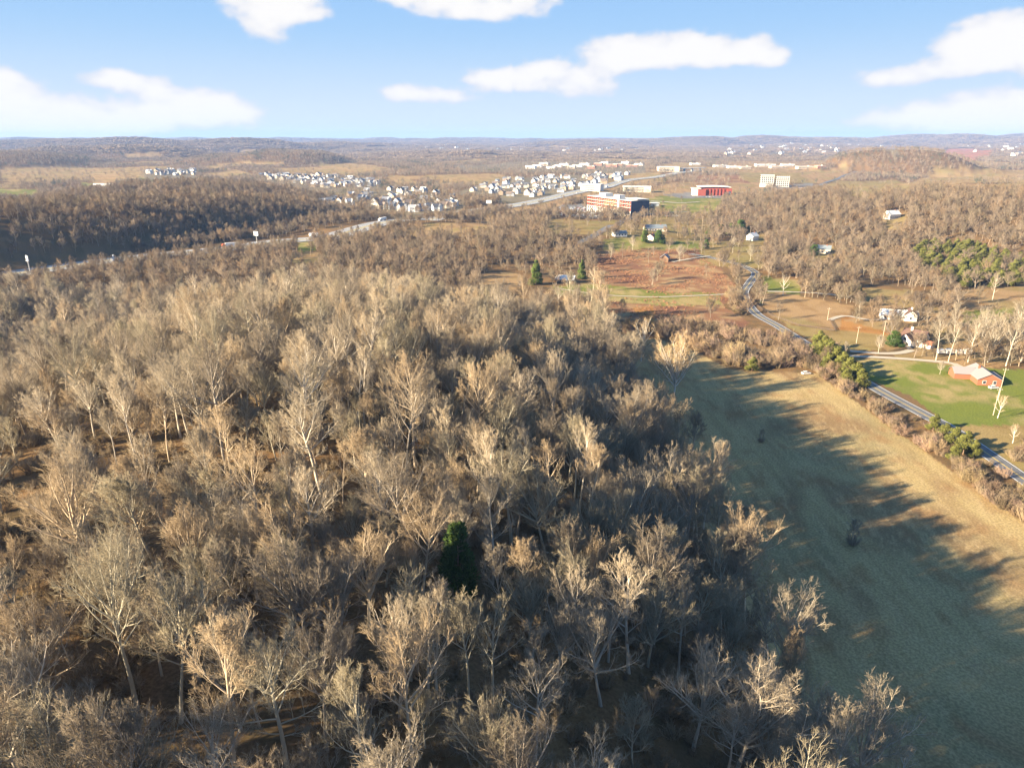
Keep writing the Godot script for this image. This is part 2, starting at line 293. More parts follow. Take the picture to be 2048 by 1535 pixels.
const HOUSES = [
	["front", -333, 1236, 0.5, 0, 0, 1.25],
	["front", -325, 1262, 0.3, 0, 1, 1.25],
	["front", -314, 1295, 1.2, 1, 2, 1.25],
	["front", -288, 1249, 0.7, 0, 3, 1.25],
	["front", -283, 1319, 0.5, 2, 4, 1.25],
	["front", -280, 1368, 0.3, 0, 0, 1.25],
	["front", -244, 1262, 1.2, 0, 1, 1.25],
	["front", -221, 1184, 0.7, 1, 2, 1.25],
	["front", -232, 1294, 0.5, 0, 3, 1.25],
	["front", -201, 1182, 0.3, 2, 4, 1.25],
	["front", -202, 1242, 1.2, 0, 0, 1.25],
	["front", -180, 1151, 0.7, 0, 1, 1.25],
	["front", -180, 1225, 0.5, 1, 2, 1.25],
	["front", -160, 1142, 0.3, 0, 3, 1.25],
	["front", -150, 1155, 1.2, 2, 4, 1.25],
	["front", -137, 1161, 0.7, 0, 0, 1.25],
	["front", -123, 1152, 0.5, 0, 1, 1.25],
	["front", -114, 1190, 0.3, 1, 2, 1.25],
	["front", -104, 1223, 1.2, 0, 3, 1.25],
	["village", -344, 1363, 0.3, 0, 0, 0.87],
	["village", -331, 1451, 0.8, 3, 3, 1.04],
	["village", -298, 1405, 1.57, 3, 4, 1.19],
	["village", -284, 1350, 0.8, 2, 4, 1.1],
	["village", -311, 1513, 0.3, 4, 3, 1.11],
	["village", -290, 1430, 0.3, 1, 4, 1.1],
	["village", -241, 1305, 1.2, 0, 0, 1.18],
	["village", -244, 1355, 0.8, 1, 1, 0.86],
	["village", -237, 1328, 0.8, 3, 1, 0.9],
	["village", -251, 1448, 1.57, 4, 4, 0.85],
	["village", -274, 1595, 1.2, 1, 1, 1.14],
	["village", -232, 1381, 1.2, 1, 3, 1.05],
	["village", -242, 1527, 0.8, 4, 1, 1.04],
	["village", -215, 1366, 0, 4, 0, 0.92],
	["village", -204, 1308, -0.4, 3, 0, 0.86],
	["village", -230, 1494, 0.8, 1, 1, 1.17],
	["village", -234, 1553, 0, 2, 0, 1.08],
	["village", -214, 1436, 1.57, 0, 0, 0.98],
	["village", -190, 1357, 0, 3, 1, 0.94],
	["village", -220, 1586, 1.2, 1, 2, 1.08],
	["village", -196, 1483, 0, 3, 3, 0.97],
	["village", -162, 1283, 1.57, 4, 4, 1.15],
	["village", -191, 1529, -0.4, 2, 3, 1.19],
	["village", -165, 1331, -0.4, 4, 1, 1.06],
	["village", -155, 1398, 0.8, 2, 2, 0.9],
	["village", -158, 1459, 1.2, 4, 1, 1.17],
	["village", -137, 1293, 1.57, 0, 0, 0.99],
	["village", -115, 1252, 0.3, 4, 4, 0.97],
	["village", -115, 1322, 1.57, 0, 2, 1.05],
	["village", -118, 1394, 0.3, 3, 4, 0.85],
	["dense", -770, 2192, 0.3, 3, 4, 1.17],
	["dense", -770, 2239, 1.2, 2, 2, 1.22],
	["dense", -690, 2034, 1.57, 4, 1, 1.36],
	["dense", -720, 2127, 0.8, 3, 3, 1.38],
	["dense", -690, 2093, -0.4, 4, 0, 1.29],
	["dense", -708, 2180, 0, 1, 1, 1.3],
	["dense", -636, 1968, 1.57, 1, 2, 1.26],
	["dense", -666, 2070, 0.3, 3, 3, 1.16],
	["dense", -705, 2218, -0.4, 1, 1, 1.04],
	["dense", -632, 1991, 1.57, 1, 1, 1.15],
	["dense", -675, 2129, 0, 0, 4, 1.34],
	["dense", -691, 2195, -0.4, 1, 3, 1.16],
	["dense", -611, 1958, 0.3, 3, 4, 1.04],
	["dense", -650, 2086, 0.8, 3, 0, 1.13],
	["dense", -623, 2014, -0.4, 2, 3, 1.06],
	["dense", -578, 1885, 1.57, 3, 3, 0.99],
	["dense", -565, 1860, 1.57, 2, 0, 1.35],
	["dense", -667, 2215, 0.3, 1, 2, 1.26],
	["dense", -628, 2099, -0.4, 3, 1, 1.2],
	["dense", -548, 1841, 0.3, 1, 0, 1.34],
	["dense", -616, 2076, 1.57, 4, 2, 1.02],
	["dense", -564, 1908, 0, 4, 3, 1.13],
	["dense", -580, 1970, 1.2, 2, 3, 1.25],
	["dense", -533, 1818, 0.8, 1, 0, 1.11],
	["dense", -621, 2134, -0.4, 1, 4, 1.04],
	["dense", -542, 1867, 1.57, 3, 1, 1.26],
	["dense", -507, 1775, 0.3, 3, 2, 1.16],
	["dense", -557, 1954, 1.2, 4, 2, 1.29],
	["dense", -607, 2170, -0.4, 1, 2, 1.12],
	["dense", -510, 1818, 1.57, 4, 0, 1.26],
	["dense", -566, 2029, -0.4, 3, 3, 1.33],
	["dense", -480, 1724, 0, 3, 3, 1.27],
	["dense", -510, 1841, 0, 0, 1, 0.99],
	["dense", -523, 1898, 0.8, 0, 1, 1.23],
	["dense", -493, 1798, 0.8, 0, 3, 1.1],
	["dense", -485, 1775, -0.4, 4, 0, 1.21],
	["dense", -598, 2200, 1.2, 0, 4, 1.26],
	["dense", -526, 1936, 0.3, 4, 1, 1.25],
	["dense", -530, 1966, 0.8, 2, 0, 1.29],
	["dense", -565, 2105, 0.8, 3, 2, 1.36],
	["dense", -502, 1875, 1.2, 4, 3, 1.15],
	["dense", -544, 2046, -0.4, 4, 0, 1.05],
	["dense", -457, 1720, 0, 1, 3, 1.11],
	["dense", -443, 1697, 0.3, 1, 4, 1.09],
	["dense", -550, 2134, 0.8, 1, 0, 1.01],
	["dense", -461, 1802, 1.57, 2, 4, 1.31],
	["dense", -504, 1981, 0.3, 3, 1, 1.37],
	["dense", -473, 1854, 0.3, 2, 4, 1.28],
	["dense", -484, 1900, 1.57, 1, 1, 1.1],
	["dense", -448, 1758, 0, 3, 3, 1.14],
	["dense", -526, 2101, 0, 0, 4, 1.21],
	["dense", -531, 2150, 0, 4, 2, 1.33],
	["dense", -424, 1718, 0.8, 3, 3, 1],
	["dense", -434, 1812, 0.3, 4, 2, 1.2],
	["dense", -440, 1838, 1.57, 2, 3, 1.38],
	["dense", -424, 1775, 0.8, 3, 3, 1.08],
	["dense", -449, 1936, 1.57, 4, 1, 1.17],
	["dense", -467, 2015, 0, 3, 1, 1],
	["dense", -404, 1742, -0.4, 0, 4, 1.36],
	["dense", -393, 1705, 0.3, 3, 2, 1.12],
	["dense", -408, 1797, 1.57, 4, 3, 1.33],
	["dense", -452, 1993, -0.4, 2, 3, 1.26],
	["dense", -435, 1918, 0.3, 4, 3, 1.13],
	["dense", -407, 1884, -0.4, 4, 4, 1.15],
	["dense", -370, 1715, 0, 0, 1, 1.23],
	["dense", -383, 1788, -0.4, 0, 0, 1.3],
	["dense", -393, 1847, 1.57, 2, 4, 1.34],
	["dense", -389, 1927, 0, 2, 0, 1.1],
	["dense", -350, 1749, 1.57, 2, 0, 1.25],
	["dense", -373, 1885, 0, 2, 2, 1.05],
	["dense", -353, 1790, 0.8, 0, 0, 1.28],
	["dense", -384, 1953, 0.3, 2, 4, 0.99],
	["dense", -349, 1831, -0.4, 0, 2, 1.26],
	["dense", -352, 1854, 0.3, 2, 1, 1.25],
	["rowhouse", -1238, 2433, 1.57, 0, 1, 1.31],
	["rowhouse", -1153, 2268, 0, 4, 3, 1.44],
	["rowhouse", -1223, 2457, 1.2, 3, 4, 1.09],
	["rowhouse", -1103, 2219, -0.4, 4, 2, 1.1],
	["rowhouse", -1154, 2326, 1.57, 4, 1, 1.21],
	["rowhouse", -1240, 2506, 0.8, 1, 0, 1.04],
	["rowhouse", -1078, 2204, 0.8, 2, 2, 1.37],
	["rowhouse", -1131, 2340, 0, 4, 3, 1.09],
	["rowhouse", -1098, 2279, 0, 2, 1, 1.4],
	["rowhouse", -1215, 2526, 1.57, 1, 0, 1.14],
	["rowhouse", -1153, 2404, -0.4, 3, 1, 1.1],
	["rowhouse", -1140, 2379, 1.2, 2, 2, 1.09],
	["rowhouse", -1188, 2488, 0.8, 4, 4, 1.16],
	["rowhouse", -1162, 2443, -0.4, 4, 3, 1.31],
	["rowhouse", -1036, 2196, -0.4, 2, 3, 1.05],
	["rowhouse", -1182, 2539, 0.3, 0, 2, 1.16],
	["rowhouse", -1117, 2401, 0, 4, 0, 1.18],
	["rowhouse", -1061, 2298, -0.4, 4, 1, 1.38],
	["rowhouse", -1036, 2244, 0.8, 3, 3, 1.18],
	["rowhouse", -1090, 2369, -0.4, 0, 3, 1.12],
	["rowhouse", -1071, 2351, 0, 1, 1, 1.25],
	["rowhouse", -1130, 2527, 0, 0, 0, 1.38],
	["rowhouse", -1002, 2246, 1.2, 1, 4, 1.14],
	["rowhouse", -1147, 2582, 1.57, 2, 0, 1.04],
	["hillfoot", -87, 1580, 1.2, 1, 0, 1.12],
	["hillfoot", -69, 1706, 0, 1, 0, 1.19],
	["hillfoot", -68, 1738, 1.57, 4, 1, 1.28],
	["hillfoot", -57, 1601, 1.57, 3, 3, 1.08],
	["hillfoot", -50, 1703, 1.2, 2, 4, 1.04],
	["hillfoot", -42, 1529, 0.8, 2, 4, 1.07],
	["hillfoot", -43, 1641, 0.8, 4, 4, 1.27],
	["hillfoot", -40, 1741, 0, 1, 2, 1.32],
	["hillfoot", -39, 1889, -0.4, 2, 4, 0.94],
	["hillfoot", -32, 1549, 1.57, 2, 2, 1],
	["hillfoot", -32, 1572, 1.2, 4, 4, 1.18],
	["hillfoot", -29, 1614, -0.4, 1, 2, 0.97],
	["hillfoot", -24, 1490, 1.57, 3, 2, 1.19],
	["hillfoot", -21, 1998, 0, 4, 4, 0.94],
	["hillfoot", -14, 1668, 0, 4, 4, 1.27],
	["hillfoot", -15, 1809, -0.4, 0, 2, 1.31],
	["hillfoot", -14, 1840, -0.4, 3, 2, 1.28],
	["hillfoot", -11, 2028, 1.57, 1, 3, 1.05],
	["hillfoot", -3, 1458, 0, 2, 2, 1.17],
	["hillfoot", 1, 1697, 1.2, 1, 0, 0.97],
	["hillfoot", 10, 1722, 0, 0, 1, 1.19],
	["hillfoot", 14, 2030, 1.57, 4, 2, 1.28],
	["hillfoot", 10, 1518, -0.4, 4, 0, 1.22],
	["hillfoot", 13, 1753, 1.57, 2, 0, 1.09],
	["hillfoot", 15, 1852, 1.57, 2, 2, 1.22],
	["hillfoot", 18, 1685, -0.4, 2, 2, 0.99],
	["hillfoot", 20, 1772, 0, 0, 4, 0.96],
	["hillfoot", 24, 1871, 1.2, 1, 3, 0.98],
	["hillfoot", 25, 1965, -0.4, 1, 4, 1.24],
	["hillfoot", 34, 1665, 0, 1, 1, 1.2],
	["hillfoot", 33, 1483, 1.2, 0, 2, 1.24],
	["hillfoot", 40, 1446, 1.57, 0, 1, 1.05],
	["hillfoot", 46, 1529, -0.4, 0, 3, 1.01],
	["hillfoot", 58, 1872, 1.2, 4, 4, 1.32],
	["hillfoot", 67, 2047, -0.4, 2, 4, 1.04],
	["hillfoot", 56, 1683, -0.4, 0, 2, 1.19],
	["hillfoot", 55, 1616, -0.4, 4, 3, 1.15],
	["hillfoot", 58, 1558, 0.3, 3, 1, 1.01],
	["hillfoot", 73, 1974, 1.2, 0, 2, 1.17],
	["hillfoot", 58, 1467, 1.57, 3, 0, 1.02],
	["hillfoot", 77, 1910, 0.3, 2, 3, 1.01],
	["hillfoot", 88, 2118, 1.2, 0, 3, 0.99],
	["hillfoot", 63, 1492, -0.4, 0, 2, 0.94],
	["hillfoot", 70, 1604, 1.2, 1, 3, 1.02],
	["hillfoot", 77, 1715, 0, 2, 0, 0.99],
	["hillfoot", 97, 2097, 0.8, 4, 1, 1.06],
	["hillfoot", 96, 2068, 0.3, 2, 4, 0.95],
	["hillfoot", 84, 1693, 0.3, 3, 1, 0.98],
	["hillfoot", 95, 1881, 0, 0, 0, 1.22],
	["hillfoot", 118, 2142, -0.4, 4, 3, 1.3],
	["hillfoot", 95, 1633, 0.3, 2, 0, 1.26],
	["hillfoot", 118, 1920, 1.2, 1, 0, 1.21],
	["hillfoot", 124, 1995, 0, 3, 0, 1.12],
	["hillfoot", 130, 2035, 1.2, 4, 2, 0.94],
	["hillfoot", 106, 1539, 0, 0, 0, 1.01],
	["hillfoot", 152, 2115, 0.3, 1, 1, 1.27],
	["hillfoot", 125, 1736, 0.3, 2, 4, 0.96],
	["hillfoot", 122, 1666, 0, 3, 2, 0.95],
	["hillfoot", 117, 1586, -0.4, 3, 4, 1.28],
	["hillfoot", 128, 1706, 0.8, 2, 3, 1.21],
	["hillfoot", 163, 2097, 0, 0, 2, 1.31],
	["hillfoot", 143, 1832, 1.2, 3, 2, 1.01],
	["hillfoot", 150, 1791, 1.2, 4, 0, 1.11],
	["hillfoot", 136, 1611, -0.4, 3, 3, 1.1],
	["hillfoot", 155, 1815, 1.2, 3, 3, 1.07],
	["hillfoot", 165, 1912, 0, 1, 4, 1.03],
	["hillfoot", 172, 1984, 0.8, 1, 3, 0.96],
	["hillfoot", 171, 1731, 0.8, 2, 0, 1.28],
	["hillfoot", 174, 1712, 0.3, 4, 4, 1.12],
	["hillfoot", 216, 2126, 1.2, 4, 3, 1.22],
	["hillfoot", 230, 2152, 0, 1, 2, 1.07],
	["hillfoot", 190, 1760, 0.8, 4, 0, 1.26],
	["hillfoot", 223, 2058, 0.8, 2, 1, 1.29],
	["hillfoot", 221, 2006, 1.57, 3, 2, 1.26],
	["hillfoot", 231, 2084, 0.3, 4, 0, 0.95],
	["hillfoot", 243, 2114, 0, 2, 1, 1.27],
	["tan", 217, 1869, 1.2, 0, 4, 1.3],
	["tan", 256, 2145, 1.57, 1, 3, 1.67],
	["tan", 265, 2202, 0.8, 0, 2, 1.61],
	["tan", 245, 1973, -0.4, 2, 1, 1.69],
	["tan", 245, 1921, 0.3, 4, 1, 1.79],
	["tan", 263, 2041, 1.2, 0, 2, 1.62],
	["tan", 238, 1837, 0, 3, 2, 1.34],
	["tan", 297, 2109, -0.4, 3, 2, 1.31],
	["tan", 300, 2060, 0.8, 2, 3, 1.68],
	["tan", 298, 2006, 0, 1, 1, 1.32],
	["tan", 337, 2260, -0.4, 4, 0, 1.4],
	["tan", 294, 1956, -0.4, 2, 4, 1.65],
	["tan", 374, 2323, 1.2, 4, 0, 1.38],
	["horizon", 1278, 4292, 0.8, 3, 0, 2.23],
	["horizon", 1871, 6211, 1.57, 4, 3, 2.49],
	["horizon", 1401, 4578, 0.8, 0, 4, 2.12],
	["horizon", 2308, 7381, 1.2, 3, 4, 2.07],
	["horizon", 1436, 4362, 1.2, 1, 2, 2.29],
	["horizon", 2713, 8192, 1.57, 1, 4, 2.45],
	["horizon", 2426, 7252, 1.57, 3, 1, 1.98],
	["horizon", 2019, 5990, 0.3, 1, 1, 2.3],
	["horizon", 2464, 7112, 0.3, 1, 1, 2.71],
	["horizon", 2164, 6237, 1.57, 2, 3, 2.11],
	["horizon", 2397, 6445, 0.8, 0, 3, 2.71],
	["horizon", 1778, 4756, 0.8, 4, 1, 2.62],
	["horizon", 2638, 6999, 0.8, 2, 0, 2.72],
	["horizon", 2327, 6125, -0.4, 3, 0, 2.02],
	["horizon", 2250, 5905, 0, 2, 2, 2.62],
	["horizon", 2808, 7378, -0.4, 0, 0, 2.32],
	["horizon", 3294, 8525, 0, 0, 4, 2.42],
	["horizon", 2989, 7698, -0.4, 3, 0, 2.35],
	["horizon", 2324, 5893, 0.3, 3, 2, 2.73],
	["horizon", 2327, 5810, 0.8, 2, 4, 2.12],
	["horizon", 1967, 4841, 1.57, 2, 0, 2.6],
	["horizon", 3029, 7464, 1.57, 4, 1, 2.41],
	["horizon", 2284, 5572, 1.2, 4, 2, 2.52],
	["horizon", 2416, 5871, 0.8, 3, 0, 2.48],
	["horizon", 2304, 5445, 1.57, 3, 2, 2.56],
	["horizon", 2383, 5580, 1.2, 1, 4, 2.04],
	["horizon", 3122, 7284, 1.57, 4, 3, 2.46],
	["horizon", 2252, 5217, 1.2, 1, 3, 2.35],
	["horizon", 3162, 7226, 0.8, 0, 0, 2.31],
	["horizon", 2711, 6112, 0.3, 4, 1, 2.34],
	["horizon", 3607, 8081, 0, 2, 4, 2.51],
	["horizon", 2358, 5246, 0.8, 3, 4, 2.47],
	["horizon", 2535, 5630, 0.8, 2, 2, 2.65],
	["horizon", 3720, 7968, 0, 3, 3, 2.15],
	["horizon", 3775, 7889, 1.57, 0, 1, 2.64],
	["horizon", 4011, 8073, 0.8, 4, 2, 2.13],
	["horizon", 3435, 6890, 0.8, 3, 0, 2.33],
	["horizon", 3958, 7827, 0.3, 0, 3, 1.99],
	["horizon", 3555, 6948, 0, 1, 0, 2.14],
	["horizon", 4192, 7986, 1.57, 0, 1, 2.57],
	["east", 4688, 7898, 1.2, 1, 4, 2.04],
	["east", 4370, 6904, 0.3, 2, 1, 2.21],
	["east", 3324, 5177, 1.2, 1, 1, 2.01],
	["east", 4438, 6833, 0, 2, 1, 2.02],
	["east", 4460, 6764, 1.2, 0, 0, 2.3],
	["east", 4239, 6405, 0.8, 4, 4, 2.16],
	["east", 4398, 6496, 0.3, 2, 2, 2.07],
	["east", 3408, 5007, 0.8, 0, 2, 2.16],
	["east", 4350, 6359, -0.4, 0, 3, 2.64],
	["east", 4939, 7221, -0.4, 2, 2, 2.56],
	["east", 3500, 5066, 0, 4, 3, 2.7],
	["east", 2947, 4227, 0.8, 1, 2, 2.74],
	["east", 3043, 4357, -0.4, 4, 3, 2.4],
	["east", 4375, 6262, 0.8, 2, 1, 2.28],
	["east", 3138, 4445, -0.4, 3, 1, 2.23],
	["east", 5002, 7096, 0.3, 2, 1, 2.45],
	["basin", -1200, 6820, 0, 1, 2, 1.99],
	["basin", -1112, 6946, 0.8, 4, 4, 2.06],
	["basin", -836, 7014, 1.2, 1, 3, 1.98],
	["basin", -641, 6506, 1.2, 2, 0, 2.58],
	["basin", -706, 7666, 0.8, 3, 0, 2.03],
	["basin", -539, 7010, 0.8, 0, 4, 2.6],
	["basin", -400, 6510, -0.4, 0, 1, 2.26],
	["basin", -132, 6509, 1.57, 2, 1, 2.5],
	["basin", 0, 6478, -0.4, 1, 4, 1.99],
	["basin", 78, 6225, 1.2, 2, 3, 1.96],
	["basin", 407, 5608, -0.4, 3, 3, 2.11],
	["basin", 456, 5900, 0, 2, 4, 2.15],
	["basin", 540, 5438, 0, 1, 2, 2.39],
	["basin", 616, 5383, 1.57, 0, 3, 2.3],
	["basin", 673, 5516, 1.2, 1, 4, 2.71],
	["basin", 764, 5698, 0.3, 2, 1, 2.52],
	["basin", 812, 5351, 1.57, 0, 4, 2.52],
	["basin", 1030, 6009, 1.2, 1, 0, 2.27],
]
const SHOPS = [
	[74, 2783, 38.6061, 27.6527, 10.8182, 0],
	[104, 2892, 34.4587, 18.9721, 8.67913, 0],
	[135, 2977, 38.2147, 28.9015, 11.5331, 1],
	[152, 2764, 33.2731, 24.2658, 7.81972, 0],
	[184, 2861, 31.7165, 19.0711, 8.15332, 0],
	[218, 2963, 37.8247, 26.4329, 8.59648, 0],
	[226, 2718, 30.9728, 18.2714, 11.3071, 1],
	[261, 2822, 35.4158, 18.0253, 8.72282, 0],
	[303, 2973, 40.0719, 21.1577, 9.43115, 0],
	[298, 2672, 28.2279, 26.0513, 9.05165, 2],
	[360, 2983, 33.0539, 25.7653, 10.3283, 2],
	[404, 3106, 29.6661, 26.2706, 9.6925, 0],
	[390, 2790, 44.0581, 23.4273, 11.1724, 2],
	[442, 2968, 34.866, 20.5926, 7.51522, 2],
	[488, 3081, 30.2752, 28.0393, 10.5889, 0],
	[470, 2800, 45.6009, 21.8206, 8.84287, 2],
	[519, 2928, 32.4674, 20.1475, 8.72297, 0],
	[811, 2789, 50, 24, 8, 0],
	[839, 2720, 40, 24, 8, 0],
	[878, 2695, 40, 24, 8, 1],
	[1023, 2894, 80, 24, 8, 0],
	[1025, 2762, 60, 24, 8, 1],
	[1106, 2875, 50, 24, 8, 0],
	[1031, 2517, 60, 24, 8, 1],
	[1061, 2463, 30, 24, 8, 2],
	[755, 2954, 40, 24, 8, 0],
]
const POLES = [
	[209.8, 372.1, 14.6, "wooden utility pole between the white house and the road"],
	[217.7, 285.3, 15.3, "wooden utility pole in front of the brick house"],
	[401.9, 538.4, 8.8, "wooden utility pole at the right edge by the tan paddock"],
	[244.9, 895.1, 17.6, "pale utility pole below the park lawn"],
	[287.6, 836.2, 13, "utility pole beside the white cottage"],
	[203.9, 267.7, 12.4, "leaning pale utility pole above the white sycamore"],
	[195.3, 372.1, 11.1, "utility pole near the gravel drive entrance"],
	[204.1, 429.5, 8.3, "utility pole beside the tan pasture"],
]
const BRICK_HOUSE = [223.8, 306.5]
const WHITE_HOUSE = [226.2, 369.1]
const FARM_HOUSE = [248.1, 427.2]
const SMALL_BARN = [260.6, 430.6]
const SEDAN = [277.3, 445.8]
const DARK_CAR = [222.7, 365.2]
const TRAILERS = [240.3, 353.9]
const COTTAGE = [281.5, 805.2]
const SLATE_HOUSE = [323.2, 711.1]
const WOODS_HOUSE = [442.8, 810.3]
const SHED = [119.8, 767.8]
const BROWN_COTTAGE = [147.2, 655.6]
const BARN = [44.4, 556]
const LODGE = [173.2, 834.9]
const RED_COTTAGE = [153.9, 759.7]
const HILL_HOUSE = [-231.6, 804.8]
const RED_HALL = [428.1, 1489]
const WHITE_FRAME = [641.2, 1727.9]
const OFFICE = [279.4, 1574.6]
const DEPOT = [543.5, 2472.2]
const FIELD_CAR = [146.3, 321.3]
const BRIDGE_A = [581.3, 2485.7]
const BRIDGE_B = [694.2, 2569.8]
const LEFT_HALL = [178.7, 1570.9]
const SIGN_A = [-414.3, 584.9]
const SIGN_B = [-346.2, 594.5]
const SIGN_C = [-273.5, 740.3]
const SIGN_D = [-37.4, 1138.4]
const TRUCK_A = [-286.8, 709.2]
const TRUCK_B = [-420.7, 568.2]
const TRUCK_C = [75.2, 1393.9]
const GLASS_PAVILION = [243, 1214.6]
const CAR_LOT = [244.4, 1054.4]
const CAMPUS = [-956.6, 1654.8]
const BLOCK_LOT = [104.4, 1143]

const LEAN := [0.9205, 0.3907]        # where shadows point to (x, f)
var rng := RandomNumberGenerator.new()
var noise := FastNoiseLite.new()
var fine := FastNoiseLite.new()
var cloudy := FastNoiseLite.new()
var mats := {}
var names := {}
var polys := []
var cam: Camera3D


class Shape:
	var v := PackedVector3Array()
	var n := PackedVector3Array()
	var c := PackedColorArray()
	var ix := PackedInt32Array()
	var tint := Color.WHITE
	func tri(a: Vector3, b: Vector3, d: Vector3) -> void:      # counter-clockwise seen from outside
		var nn := (b - a).cross(d - a).normalized()
		var k := v.size()
		v.append(a); v.append(b); v.append(d)
		n.append(nn); n.append(nn); n.append(nn)
		c.append(tint); c.append(tint); c.append(tint)
		ix.append(k); ix.append(k + 2); ix.append(k + 1)
	func quad(a: Vector3, b: Vector3, d: Vector3, e: Vector3) -> void:
		var nn := (b - a).cross(d - a).normalized()
		var k := v.size()
		v.append(a); v.append(b); v.append(d); v.append(e)
		for q in 4:
			n.append(nn); c.append(tint)
		ix.append(k); ix.append(k + 2); ix.append(k + 1)
		ix.append(k); ix.append(k + 3); ix.append(k + 2)
	func box(at: Vector3, size: Vector3, turn := 0.0) -> void:    # at: centre of the bottom face
		var b := Basis(Vector3.UP, turn)
		var x := b.x * size.x * 0.5
		var z := b.z * size.z * 0.5
		var y := Vector3(0, size.y, 0)
		var p := [at - x - z, at + x - z, at + x + z, at - x + z]
		quad(p[3], p[2], p[2] + y, p[3] + y)
		quad(p[2], p[1], p[1] + y, p[2] + y)
		quad(p[1], p[0], p[0] + y, p[1] + y)
		quad(p[0], p[3], p[3] + y, p[0] + y)
		quad(p[3] + y, p[2] + y, p[1] + y, p[0] + y)
		quad(p[0], p[1], p[2], p[3])
	func prism(pts: Array, depth: Vector3) -> void:               # pts counter-clockwise seen from the side that depth points away from
		var m := pts.size()
		for k in range(1, m - 1):
			tri(pts[0], pts[k], pts[k + 1])
			tri(pts[0] + depth, pts[k + 1] + depth, pts[k] + depth)
		for k in m:
			var a: Vector3 = pts[k]
			var b: Vector3 = pts[(k + 1) % m]
			quad(b, a, a + depth, b + depth)
	func spike(p: Vector3, d: Vector3, l: float, r: float) -> void:   # a slim three-sided cone
		var u := d.cross(Vector3(0.31, 0.2, 0.93)).normalized()
		var w := d.cross(u)
		var k := v.size()
		var e1 := w * 0.866 - u * 0.5
		var e2 := w * -0.866 - u * 0.5
		v.append(p + u * r); v.append(p + e1 * r); v.append(p + e2 * r); v.append(p + d * l)
		n.append(u); n.append(e1); n.append(e2); n.append(d)
		c.append(tint); c.append(tint); c.append(tint); c.append(tint)
		ix.append(k); ix.append(k + 3); ix.append(k + 1)
		ix.append(k + 1); ix.append(k + 3); ix.append(k + 2)
		ix.append(k + 2); ix.append(k + 3); ix.append(k)
	func tube(p: PackedVector3Array, r0: float, r1: float, sides: int) -> void:
		var m := p.size()
		var k := v.size()
		var u := Vector3.ZERO
		for j in m:
			var d := (p[mini(j + 1, m - 1)] - p[maxi(j - 1, 0)]).normalized()
			if j == 0:
				u = d.cross(Vector3(0.31, 0.2, 0.93)).normalized()
			else:
				u = (u - d * u.dot(d)).normalized()
			var w := d.cross(u)
			var r := lerpf(r0, r1, float(j) / (m - 1))
			for s in sides:
				var a := TAU * s / sides
				var e := u * cos(a) + w * sin(a)
				v.append(p[j] + e * r); n.append(e); c.append(tint)
		for j in m - 1:
			for s in sides:
				var a := k + j * sides + s
				var b := k + j * sides + (s + 1) % sides
				ix.append(a); ix.append(a + sides); ix.append(b)
				ix.append(b); ix.append(a + sides); ix.append(b + sides)
	func ball(at: Vector3, rx: float, ry: float, seg := 8, rings := 5) -> void:
		var k := v.size()
		for j in rings + 1:
			var t := PI * j / rings
			for s in seg:
				var a := TAU * s / seg
				var e := Vector3(sin(t) * cos(a), cos(t), -sin(t) * sin(a))
				v.append(at + Vector3(e.x * rx, e.y * ry, e.z * rx)); n.append(e); c.append(tint)
		for j in rings:
			for s in seg:
				var a := k + j * seg + s
				var b := k + j * seg + (s + 1) % seg
				ix.append(a); ix.append(b); ix.append(a + seg)
				ix.append(b); ix.append(b + seg); ix.append(a + seg)
	func add(o: Shape) -> void:
		var k := v.size()
		v.append_array(o.v); n.append_array(o.n); c.append_array(o.c)
		for i in o.ix:
			ix.append(i + k)
	func mesh(m: Material = null, colored := true) -> ArrayMesh:
		var a := []
		a.resize(Mesh.ARRAY_MAX)
		a[Mesh.ARRAY_VERTEX] = v
		a[Mesh.ARRAY_NORMAL] = n
		if colored:
			a[Mesh.ARRAY_COLOR] = c
		a[Mesh.ARRAY_INDEX] = ix
		var o := ArrayMesh.new()
		o.add_surface_from_arrays(Mesh.PRIMITIVE_TRIANGLES, a)
		if m:
			o.surface_set_material(0, m)
		return o


# ------------------------------------------------------------------ small helpers
func lin(r: float, g: float, b: float) -> Color:
	return Color(r, g, b).linear_to_srgb()

func paint(called: String, r: float, g: float, b: float, rough := 0.9, vertex := false, metal := 0.0) -> StandardMaterial3D:
	if mats.has(called):
		return mats[called]
	var m := StandardMaterial3D.new()
	m.albedo_color = lin(r, g, b)
	m.roughness = rough
	m.metallic = metal
	m.vertex_color_use_as_albedo = vertex
	m.metallic_specular = 0.3
	mats[called] = m
	return m

func numbered(called: String) -> String:
	var k: int = names.get(called, 0)
	names[called] = k + 1
	return called if k == 0 else "%s_%03d" % [called, k]

func tag(o: Node, label := "", category := "", group := "", kind := "") -> void:
	if label: o.set_meta("label", label)
	if category: o.set_meta("category", category)
	if group: o.set_meta("group", group)
	if kind: o.set_meta("kind", kind)

func base(called: String, where: Vector3, turn := 0.0) -> Node3D:
	var o := Node3D.new()
	o.name = numbered(called)
	add_child(o)
	o.position = where
	o.rotation.y = turn
	return o

func piece(called: String, mesh: Mesh, m: Material, parent: Node) -> MeshInstance3D:
	var o := MeshInstance3D.new()
	o.mesh = mesh
	if m: o.material_override = m
	o.name = numbered(called) if parent == self else called
	parent.add_child(o, true)
	return o

func ordinal(k: int) -> String:
	var w := ["first", "second", "third", "fourth", "fifth", "sixth", "seventh", "eighth", "ninth", "tenth", "eleventh", "twelfth"]
	if k <= 12: return w[k - 1]
	var s := "th"
	if k % 100 < 11 or k % 100 > 13:
		s = {1: "st", 2: "nd", 3: "rd"}.get(k % 10, "th")
	return str(k) + s

